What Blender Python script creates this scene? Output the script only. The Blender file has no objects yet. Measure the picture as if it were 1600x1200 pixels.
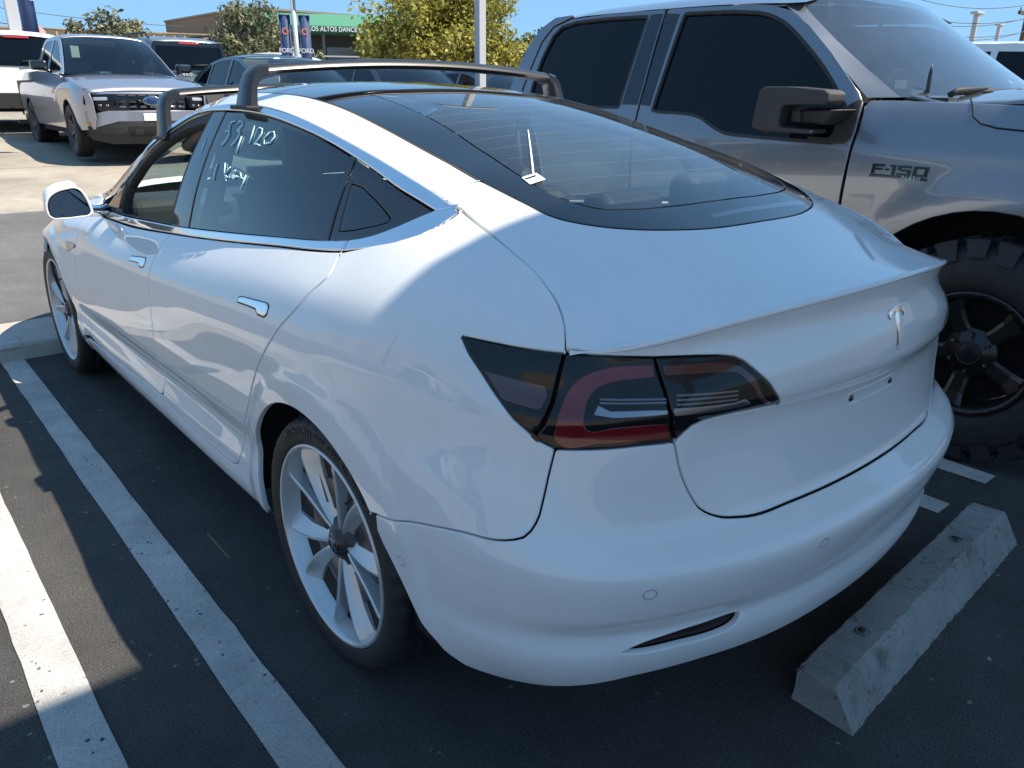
import bpy, bmesh, math, random
import numpy as np
from mathutils import Vector, Matrix
from mathutils.geometry import delaunay_2d_cdt
random.seed(7); rng = np.random.default_rng(7)
R = math.radians
scene = bpy.context.scene
COL = scene.collection

# ================================================================ camera, sky, sun, exposure
cam_d = bpy.data.cameras.new('camera'); cam = bpy.data.objects.new('camera', cam_d); COL.objects.link(cam)
scene.camera = cam
cam_d.sensor_width = 36; cam_d.lens = 1210.26 / 1600 * 36; cam_d.clip_start = .05; cam_d.clip_end = 3000
_yaw, _pit, _rol = .705, .3585, .0100
_f = Vector((math.sin(_yaw) * math.cos(_pit), math.cos(_yaw) * math.cos(_pit), -math.sin(_pit)))
_r = Vector((math.cos(_yaw), -math.sin(_yaw), 0)); _u = _r.cross(_f)
_r2 = _r * math.cos(_rol) + _u * math.sin(_rol); _u2 = -_r * math.sin(_rol) + _u * math.cos(_rol)
cam.matrix_world = Matrix((( _r2.x, _u2.x, -_f.x, -1.628), (_r2.y, _u2.y, -_f.y, -1.571), (_r2.z, _u2.z, -_f.z, 1.401), (0, 0, 0, 1)))

SUN = Vector((.47, -.52, 1.0)).normalized()             # direction towards the sun
world = bpy.data.worlds.new('World'); scene.world = world; world.use_nodes = True
_n = world.node_tree.nodes; _l = world.node_tree.links
_sky = _n.new('ShaderNodeTexSky'); _sky.sky_type = 'NISHITA'; _sky.sun_disc = False
_sky.sun_elevation = math.asin(SUN.z); _sky.sun_rotation = math.atan2(SUN.x, SUN.y)
_sky.air_density = 1.0; _sky.dust_density = .0; _sky.ozone_density = 5.0; _sky.altitude = 300
_gm = _n.new('ShaderNodeGamma'); _gm.inputs[1].default_value = .28; _l.new(_sky.outputs[0], _gm.inputs[0])      # the phone's soft tone curve
_hs = _n.new('ShaderNodeVectorMath'); _hs.operation = 'MULTIPLY'; _hs.inputs[1].default_value = (.56, .98, 1.44); _l.new(_gm.outputs[0], _hs.inputs[0])   # and its white balance
_l.new(_hs.outputs[0], _n['Background'].inputs[0]); _n['Background'].inputs[1].default_value = .15
sun_d = bpy.data.lights.new('sun', 'SUN'); sun_d.energy = 3.4; sun_d.angle = R(.53); sun_d.color = (1, .89, .74)
sun = bpy.data.objects.new('sun', sun_d); COL.objects.link(sun)
sun.rotation_euler = SUN.to_track_quat('Z', 'Y').to_euler()
scene.view_settings.view_transform = 'Standard'; scene.view_settings.look = 'None'
scene.view_settings.gamma = 1; scene.view_settings.exposure = 1.45
scene.cycles.max_bounces = 8; scene.cycles.transparent_max_bounces = 12

# ================================================================ naming and materials
def tag(o, label=None, cat=None, group=None, kind=None):
    for k, v in (('label', label), ('category', cat), ('group', group), ('kind', kind)):
        if v: o[k] = v
    return o
def empty(name, loc=(0, 0, 0), rz=0., parent=None):
    o = bpy.data.objects.new(name, None); COL.objects.link(o); o.location = loc; o.rotation_euler = (0, 0, rz)
    if parent: o.parent = parent
    o.empty_display_size = .1
    return o
def link(name, me, mat=None, parent=None):
    o = bpy.data.objects.new(name, me); COL.objects.link(o)
    if mat is not None and not me.materials: me.materials.append(mat)
    if parent: o.parent = parent
    return o
MATS = {}
def mat(name, col, rough=.5, metal=0., coat=0., spec=.5, noise=0., nscale=8., bump=0., bscale=60., coat_rough=.03, trans=0., emis=None, col2=None, dirt=0.):
    if name in MATS: return MATS[name]
    m = bpy.data.materials.new(name); m.use_nodes = True; MATS[name] = m
    nt = m.node_tree; b = nt.nodes['Principled BSDF']
    b.inputs['Base Color'].default_value = (*col, 1); b.inputs['Roughness'].default_value = rough
    b.inputs['Metallic'].default_value = metal; b.inputs['Coat Weight'].default_value = coat
    b.inputs['Coat Roughness'].default_value = coat_rough; b.inputs['Specular IOR Level'].default_value = spec
    b.inputs['Transmission Weight'].default_value = trans
    if emis: b.inputs['Emission Color'].default_value = (*emis[0], 1); b.inputs['Emission Strength'].default_value = emis[1]
    if noise or bump or dirt:
        tc = nt.nodes.new('ShaderNodeTexCoord')
    if noise:
        n = nt.nodes.new('ShaderNodeTexNoise'); n.inputs['Scale'].default_value = nscale; n.inputs['Detail'].default_value = 6; n.inputs['Roughness'].default_value = .65
        nt.links.new(tc.outputs['Object'], n.inputs['Vector'])
        r = nt.nodes.new('ShaderNodeMapRange'); r.inputs['From Min'].default_value = .3; r.inputs['From Max'].default_value = .7
        nt.links.new(n.outputs['Fac'], r.inputs['Value'])
        x = nt.nodes.new('ShaderNodeMix'); x.data_type = 'RGBA'
        c2 = col2 or tuple(min(1, c * (1 + noise)) for c in col)
        x.inputs[6].default_value = (*[c * (1 - noise) for c in col], 1) if not col2 else (*col, 1); x.inputs[7].default_value = (*c2, 1)
        nt.links.new(r.outputs[0], x.inputs[0]); nt.links.new(x.outputs[2], b.inputs['Base Color'])
    if bump:
        n2 = nt.nodes.new('ShaderNodeTexNoise'); n2.inputs['Scale'].default_value = bscale; n2.inputs['Detail'].default_value = 4
        nt.links.new(tc.outputs['Object'], n2.inputs['Vector'])
        bp = nt.nodes.new('ShaderNodeBump'); bp.inputs['Strength'].default_value = bump; bp.inputs['Distance'].default_value = .004
        nt.links.new(n2.outputs['Fac'], bp.inputs['Height']); nt.links.new(bp.outputs[0], b.inputs['Normal'])
    return m
def glass_mat(name, tint, refl=1., rough=.0, dust=.0):
    """thin car glass: coloured see-through sheet with fresnel reflection and a little dust"""
    if name in MATS: return MATS[name]
    m = bpy.data.materials.new(name); m.use_nodes = True; MATS[name] = m
    nt = m.node_tree; nt.nodes.remove(nt.nodes['Principled BSDF']); out = nt.nodes['Material Output']
    t = nt.nodes.new('ShaderNodeBsdfTransparent'); t.inputs[0].default_value = (*tint, 1)
    g = nt.nodes.new('ShaderNodeBsdfGlossy'); g.inputs['Roughness'].default_value = rough; g.inputs[0].default_value = (1, 1, 1, 1)
    ge = nt.nodes.new('ShaderNodeNewGeometry'); dt = nt.nodes.new('ShaderNodeVectorMath'); dt.operation = 'DOT_PRODUCT'
    nt.links.new(ge.outputs['Normal'], dt.inputs[0]); nt.links.new(ge.outputs['Incoming'], dt.inputs[1])
    def mth(op, a, v=None, clamp=False):
        q = nt.nodes.new('ShaderNodeMath'); q.operation = op; q.use_clamp = clamp; nt.links.new(a, q.inputs[0])
        if v is not None: q.inputs[1].default_value = v
        return q.outputs[0]
    c = mth('ABSOLUTE', dt.outputs['Value']); c = mth('SUBTRACT', c, 1.0); c = mth('ABSOLUTE', c); c = mth('POWER', c, 4.0)
    c = mth('MULTIPLY', c, .90 * refl); mu = nt.nodes.new('ShaderNodeMath'); mu.operation = 'ADD'; mu.inputs[1].default_value = .075 * refl; mu.use_clamp = True; nt.links.new(c, mu.inputs[0])
    mx = nt.nodes.new('ShaderNodeMixShader'); nt.links.new(mu.outputs[0], mx.inputs[0]); nt.links.new(t.outputs[0], mx.inputs[1]); nt.links.new(g.outputs[0], mx.inputs[2])
    last = mx
    if dust:
        d = nt.nodes.new('ShaderNodeBsdfDiffuse'); d.inputs[0].default_value = (.5, .48, .44, 1)
        n = nt.nodes.new('ShaderNodeTexNoise'); n.inputs['Scale'].default_value = 5; n.inputs['Detail'].default_value = 8
        tc = nt.nodes.new('ShaderNodeTexCoord'); nt.links.new(tc.outputs['Object'], n.inputs['Vector'])
        k = nt.nodes.new('ShaderNodeMath'); k.operation = 'MULTIPLY'; k.inputs[1].default_value = dust; nt.links.new(n.outputs['Fac'], k.inputs[0])
        m2 = nt.nodes.new('ShaderNodeMixShader'); nt.links.new(k.outputs[0], m2.inputs[0]); nt.links.new(mx.outputs[0], m2.inputs[1]); nt.links.new(d.outputs[0], m2.inputs[2]); last = m2
    nt.links.new(last.outputs[0], out.inputs[0])
    return m

# ================================================================ mesh helpers
def set_normals(me, N):
    for p in me.polygons: p.use_smooth = True
    me.normals_split_custom_set_from_vertices([tuple(n) for n in N])
def mesh_from(name, V, F, smooth=False):
    me = bpy.data.meshes.new(name); me.from_pydata([tuple(map(float, v)) for v in V], [], [tuple(map(int, f)) for f in F])
    if smooth:
        for p in me.polygons: p.use_smooth = True
    me.update(); return me
class MB:
    """collects shapes for one mesh object"""
    def __init__(s): s.v = []; s.f = []; s.sm = []
    def add(s, V, F, smooth=False):
        o = len(s.v); s.v += [tuple(map(float, v)) for v in V]; s.f += [tuple(o + int(i) for i in f) for f in F]; s.sm += [smooth] * len(F); return s
    def box(s, lo, hi, bev=0., M=None):
        bm = bmesh.new(); bmesh.ops.create_cube(bm, size=1)
        for v in bm.verts: v.co = Vector([(lo[i] + hi[i]) / 2 + v.co[i] * (hi[i] - lo[i]) for i in range(3)])
        if bev: bmesh.ops.bevel(bm, geom=list(bm.edges), offset=bev, segments=2, profile=.6, affect='EDGES')
        return s.bm(bm, M)
    def bm(s, bm, M=None, smooth=False):
        bm.verts.index_update(); s.add([(M @ v.co) if M else v.co for v in bm.verts], [[v.index for v in f.verts] for f in bm.faces], smooth); bm.free(); return s
    def tube(s, pts, r, n=8, closed=False, cap=True, smooth=True):
        P = [Vector(p) for p in pts]; m = len(P); rr = r if isinstance(r, (list, tuple)) else [r] * m
        rings = []; prev = None
        for i in range(m):
            t = (P[(i + 1) % m] - P[i - 1]) if closed else (P[min(i + 1, m - 1)] - P[max(i - 1, 0)])
            t.normalize()
            if prev is None: a = t.orthogonal().normalized()
            else: a = (prev - t * prev.dot(t)).normalized()
            prev = a; b = t.cross(a)
            rings.append([P[i] + (a * math.cos(2 * math.pi * k / n) + b * math.sin(2 * math.pi * k / n)) * rr[i] for k in range(n)])
        V = [v for q in rings for v in q]; F = []
        for i in range(m if closed else m - 1):
            for k in range(n):
                F.append((i * n + k, i * n + (k + 1) % n, ((i + 1) % m) * n + (k + 1) % n, ((i + 1) % m) * n + k))
        if cap and not closed: F += [tuple(range(n))[::-1], tuple(range((m - 1) * n, m * n))]
        return s.add(V, F, smooth)
    def lathe(s, prof, n=48, axis='x', c=(0, 0, 0), a0=0., a1=2 * math.pi, smooth=True, cap=False):
        """profile of (radius, along) spun round an axis through c"""
        full = abs(a1 - a0 - 2 * math.pi) < 1e-6; m = n if full else n + 1; V = []
        for k in range(m):
            a = a0 + (a1 - a0) * k / n; ca, sa = math.cos(a), math.sin(a)
            for r, h in prof:
                q = {'x': (h, r * ca, r * sa), 'y': (r * sa, h, r * ca), 'z': (r * ca, r * sa, h)}[axis]
                V.append((c[0] + q[0], c[1] + q[1], c[2] + q[2]))
        p = len(prof); F = []
        for k in range(n):
            k2 = (k + 1) % m
            for j in range(p - 1): F.append((k * p + j, k2 * p + j, k2 * p + j + 1, k * p + j + 1))
        return s.add(V, F, smooth)
    def prism(s, poly, d0, d1, axis='x', smooth=False):
        """closed 2D outline pushed between two depths along an axis"""
        def q(p, d): return {'x': (d, p[0], p[1]), 'y': (p[0], d, p[1]), 'z': (p[0], p[1], d)}[axis]
        n = len(poly); V = [q(p, d0) for p in poly] + [q(p, d1) for p in poly]
        F = [tuple(range(n)), tuple(range(n, 2 * n))[::-1]] + [(i, (i + 1) % n, n + (i + 1) % n, n + i)[::-1] for i in range(n)]
        return s.add(V, F, smooth)
    def build(s, name, m=None, parent=None, fix=True):
        me = bpy.data.meshes.new(name); me.from_pydata(s.v, [], s.f)
        me.polygons.foreach_set('use_smooth', s.sm)
        if fix:
            bm = bmesh.new(); bm.from_mesh(me); bmesh.ops.recalc_face_normals(bm, faces=bm.faces); bm.to_mesh(me); bm.free()
        me.update(); return link(name, me, m, parent)
def dup(o, parent=None, **k):
    c = o.copy(); COL.objects.link(c); c.parent = parent if parent else None
    for ch in list(o.children): dup(ch, c)
    return c

# ---- flat outlines laid on a curved surface
def resample(P, h, closed=True):
    P = np.asarray(P, float)
    if closed: P = np.concatenate([P, P[:1]])
    out = []
    for a, b in zip(P[:-1], P[1:]):
        n = max(1, int(round(np.hypot(*(b - a)) / h)))
        out += [a + (b - a) * k / n for k in range(n)]
    if not closed: out.append(P[-1])
    return np.array(out)
def smooth_line(P, h=.012):
    """curve through points (chord-length pchip), for outlines"""
    P = np.asarray(P, float); t = np.concatenate([[0], np.cumsum(np.hypot(*np.diff(P, axis=0).T))])
    q = np.linspace(0, t[-1], max(3, int(t[-1] / h)))
    # Catmull-Rom
    T = np.gradient(P, t, axis=0) if len(P) > 2 else np.repeat((P[1:] - P[:1]) / t[-1], 2, 0)
    i = np.clip(np.searchsorted(t, q, 'right') - 1, 0, len(P) - 2); hh = (t[i + 1] - t[i])[:, None]; u = ((q - t[i])[:, None]) / hh
    return P[i] * (1 + 2 * u) * (1 - u) ** 2 + hh * T[i] * u * (1 - u) ** 2 + P[i + 1] * u * u * (3 - 2 * u) + hh * T[i + 1] * u * u * (u - 1)
def area2(P): x, y = P.T; return .5 * np.sum(x * np.roll(y, -1) - y * np.roll(x, -1))
def inset(P, d):
    """shrink a counter-clockwise outline"""
    e1 = P - np.roll(P, 1, 0); e2 = np.roll(P, -1, 0) - P
    n1 = np.stack([-e1[:, 1], e1[:, 0]], 1); n2 = np.stack([-e2[:, 1], e2[:, 0]], 1)
    n1 /= np.linalg.norm(n1, axis=1)[:, None] + 1e-12; n2 /= np.linalg.norm(n2, axis=1)[:, None] + 1e-12
    m = n1 + n2; L = np.linalg.norm(m, axis=1)[:, None]; m = m / np.maximum(L, .5)
    return P + m * d * np.minimum(2 / np.maximum(L, 1.0), 1.4)
def round_corners(P, r=.01, ang=35):
    P = np.asarray(P, float); out = []
    n = len(P)
    for i in range(n):
        a, b, c = P[i - 1], P[i], P[(i + 1) % n]; u = a - b; w = c - b; lu, lw = np.hypot(*u), np.hypot(*w)
        if lu < 1e-9 or lw < 1e-9: continue
        co = np.dot(u, w) / lu / lw
        if math.degrees(math.acos(max(-1, min(1, -co)))) < ang: out.append(b); continue
        q = min(r, lu * .45, lw * .45); p0 = b + u / lu * q; p1 = b + w / lw * q
        for k in range(4):
            t = k / 3; out.append(p0 * (1 - t) ** 2 + b * 2 * t * (1 - t) + p1 * t * t)
    return np.array(out)
def inside(P, Q):
    x, y = Q[:, 0][:, None], Q[:, 1][:, None]; x1, y1 = P[:, 0][None], P[:, 1][None]; x2, y2 = np.roll(P[:, 0], -1)[None], np.roll(P[:, 1], -1)[None]
    with np.errstate(all='ignore'):
        c = ((y1 > y) != (y2 > y)) & (x < (x2 - x1) * (y - y1) / (y2 - y1) + x1)
    return c.sum(1) % 2 == 1
def surf_normals(fn, u, v, ref):
    e = 1.5e-3
    a = fn(u + e, v) - fn(u - e, v); b = fn(u, v + e) - fn(u, v - e); n = np.cross(a, b)
    n /= np.linalg.norm(n, axis=1)[:, None] + 1e-12
    return n
def panel_data(fn, poly, h=.02, gap=.002, lip=.0025, depth=.014, off=0., holes=(), outward=None, corner=.008, flat_edge=False):
    """triangulated sheet on surface fn(u,v) inside an outline, with a rolled edge all round"""
    P = np.asarray(poly, float)
    if area2(P) < 0: P = P[::-1]
    if corner: P = round_corners(P, corner)
    P = resample(P, h * .6)
    loops = [inset(P, gap)]
    for H in holes:
        H = np.asarray(H, float)
        if area2(H) > 0: H = H[::-1]
        if corner: H = round_corners(H, min(corner, .006))
        loops.append(inset(resample(H, h * .5), gap))
    inner = [inset(L, lip) for L in loops]
    lo, hi = P.min(0), P.max(0)
    gx, gy = np.meshgrid(np.arange(lo[0] + h / 2, hi[0], h), np.arange(lo[1] + h / 2, hi[1], h)); G = np.stack([gx.ravel(), gy.ravel()], 1)
    G[:, 0] += (np.round((G[:, 1] - lo[1]) / h) % 2) * h * .25
    k = inside(inner[0], G)
    for L in inner[1:]: k &= ~inside(L, G)
    G = G[k]
    B = np.concatenate(inner)
    if len(G):
        keep = np.ones(len(G), bool)
        for s in range(0, len(G), 2000):
            d = ((G[s:s + 2000, None] - B[None]) ** 2).sum(2).min(1); keep[s:s + 2000] = d > (h * .45) ** 2
        G = G[keep]
    pts = np.concatenate([B, G]); ed = []; o = 0
    for L in inner:
        ed += [(o + i, o + (i + 1) % len(L)) for i in range(len(L))]; o += len(L)
    vo, _, fo, _, _, _ = delaunay_2d_cdt([Vector(p) for p in pts], ed, [], 0, 1e-7)
    V2 = np.array([tuple(v) for v in vo]); T = np.array([f for f in fo if len(f) == 3])
    c = V2[T].mean(1); k = inside(inner[0], c)
    for L in inner[1:]: k &= ~inside(L, c)
    T = T[k]
    X = fn(V2[:, 0], V2[:, 1]); N = surf_normals(fn, V2[:, 0], V2[:, 1], None)
    if outward is not None:
        s = np.sign(np.mean(np.sum(N * outward(X), 1))); N = N * s
    X = X + N * off
    tn = np.cross(X[T[:, 1]] - X[T[:, 0]], X[T[:, 2]] - X[T[:, 0]])
    fl = (tn * N[T].mean(1)).sum(1) < 0; T[fl] = T[fl][:, ::-1]
    V = [X]; NN = [N]; F = [tuple(t) for t in T]; base = len(X)
    if not flat_edge:
        for L, I in zip(loops, inner):
            n = len(L)
            XI = fn(I[:, 0], I[:, 1]); NI = surf_normals(fn, I[:, 0], I[:, 1], None)
            if outward is not None: NI = NI * s
            XI = XI + NI * off
            XL = fn(L[:, 0], L[:, 1]) + NI * (off - lip * .55); O = XL - XI; O -= NI * (O * NI).sum(1)[:, None]; O /= np.linalg.norm(O, axis=1)[:, None] + 1e-12
            n1 = NI * .6 + O * .8
            V += [XI, XL, XL, XL - NI * depth]; NN += [NI, n1, O * .94 + NI * .3, O]
            for a in (0, 2):
                for i in range(n):
                    j = (i + 1) % n; q = (base + a * n + i, base + a * n + j, base + (a + 1) * n + j, base + (a + 1) * n + i)
                    F.append(q)
            base += 4 * n
    V = np.concatenate(V); NN = np.concatenate(NN)
    # consistent winding for the rolled edge
    F2 = []
    for f in F:
        a, b, c = V[f[0]], V[f[1]], V[f[2]]; nn = np.cross(b - a, c - a)
        F2.append(f if np.dot(nn, NN[f[0]] + NN[f[2]]) >= 0 else f[::-1])
    return V, F2, NN
def panel(name, fn, poly, m, parent=None, **k):
    parts = poly if isinstance(poly, tuple) else None
    V, F, N = panel_data(fn, poly, **k)
    me = mesh_from(name, V, F); set_normals(me, N)
    return link(name, me, m, parent)
def joined(name, datas, m, parent=None):
    V = np.concatenate([d[0] for d in datas]); N = np.concatenate([d[2] for d in datas]); F = []; o = 0
    for d in datas: F += [tuple(o + i for i in f) for f in d[1]]; o += len(d[0])
    me = mesh_from(name, V, F); set_normals(me, N); return link(name, me, m, parent)
# ---------------------------------------------------------------- smooth car surfaces (numpy)
def pchip(x, y, q):
    x = np.asarray(x, float); y = np.asarray(y, float); q = np.asarray(q, float)
    h = np.diff(x); dl = np.diff(y) / h
    m = np.zeros_like(y)
    w1 = 2 * h[1:] + h[:-1]; w2 = h[1:] + 2 * h[:-1]
    ok = dl[:-1] * dl[1:] > 0
    with np.errstate(all='ignore'):
        m[1:-1] = np.where(ok, (w1 + w2) / (w1 / dl[:-1] + w2 / dl[1:]), 0)
    m[0] = dl[0]; m[-1] = dl[-1]
    i = np.clip(np.searchsorted(x, q) - 1, 0, len(x) - 2)
    t = (q - x[i]) / h[i]
    lo = q < x[0]; hi = q > x[-1]
    tt = np.clip(t, 0, 1)
    r = (y[i] * (1 + 2 * tt) * (1 - tt) ** 2 + h[i] * m[i] * tt * (1 - tt) ** 2
         + y[i + 1] * tt ** 2 * (3 - 2 * tt) + h[i] * m[i + 1] * tt ** 2 * (tt - 1))
    r = np.where(lo, y[0] + m[0] * (q - x[0]), r)
    return np.where(hi, y[-1] + m[-1] * (q - x[-1]), r)

def gsm(a, sig, axis, sym=False):
    """gaussian smoothing of a grid along an axis; sig in cells; odd-reflected ends (keeps slopes)"""
    n = int(math.ceil(sig * 3)); k = np.exp(-.5 * (np.arange(-n, n + 1) / sig) ** 2); k /= k.sum()
    a = np.moveaxis(a, axis, 0)
    lead = a[n:0:-1] if sym else 2 * a[:1] - a[n:0:-1]
    p = np.concatenate([lead, a, 2 * a[-1:] - a[-2:-n - 2:-1]])
    r = sum(k[j] * p[j:j + len(a)] for j in range(2 * n + 1))
    return np.moveaxis(r, 0, axis)

class Grid:
    """scalar field on a regular grid, Catmull-Rom bicubic"""
    def __init__(s, a, u0, du, v0, dv): s.a, s.u0, s.du, s.v0, s.dv = a, u0, du, v0, dv
    def __call__(s, u, v):
        fu = (np.asarray(u, float) - s.u0) / s.du; fv = (np.asarray(v, float) - s.v0) / s.dv
        n, m = s.a.shape
        i = np.clip(np.floor(fu).astype(int), 1, n - 3); j = np.clip(np.floor(fv).astype(int), 1, m - 3)
        tu = np.clip(fu - i, -1, 2); tv = np.clip(fv - j, -1, 2)
        W = lambda t: (.5 * (-t + 2 * t * t - t ** 3), .5 * (2 - 5 * t * t + 3 * t ** 3), .5 * (t + 4 * t * t - 3 * t ** 3), .5 * (-t * t + t ** 3))
        wu, wv = W(tu), W(tv); r = 0
        for a in range(4):
            for b in range(4): r = r + wu[a] * wv[b] * s.a[i + a - 1, j + b - 1]
        return r

# plan line the lower body is measured from: rear centre, round the corner, along the side, nose
_P = np.array([(0, -.90), (.25, -.885), (.45, -.835), (.62, -.755), (.735, -.65), (.805, -.51), (.84, -.35), (.86, -.15), (.87, .1),
               (.875, .6), (.878, 1.2), (.878, 1.9), (.872, 2.5), (.85, 2.9), (.79, 3.2), (.66, 3.44), (.45, 3.58), (.22, 3.645), (0, 3.665)])
def _plan():
    P = np.concatenate([_P[3:0:-1] * [-1, 1], _P, _P[-2:-5:-1] * [-1, 1]])
    t = np.concatenate([[0], np.cumsum(np.hypot(*np.diff(P, axis=0).T))])
    q = np.arange(0, t[-1], .002)
    C = np.stack([pchip(t, P[:, 0], q), pchip(t, P[:, 1], q)], 1)
    C = np.stack([gsm(C[:, 0], 45, 0), gsm(C[:, 1], 45, 0)], 1)
    a = np.argmin(np.abs(C[:, 0]) + (C[:, 1] > 1) * 9); b = np.argmin(np.abs(C[:, 0]) + (C[:, 1] < 1) * 9)
    C = C[a - 200:b + 200]; s = np.concatenate([[0], np.cumsum(np.hypot(*np.diff(C, axis=0).T))]); s -= s[200]
    q = np.arange(-.3, s[-200] + .3, .002)
    C = np.stack([np.interp(q, s, C[:, 0]), np.interp(q, s, C[:, 1])], 1)
    T = np.gradient(C, axis=0); T /= np.linalg.norm(T, axis=1)[:, None]
    return q, C, np.stack([T[:, 1], -T[:, 0]], 1), s[-200]
PV, PC, PN, VMAX = _plan()

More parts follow.
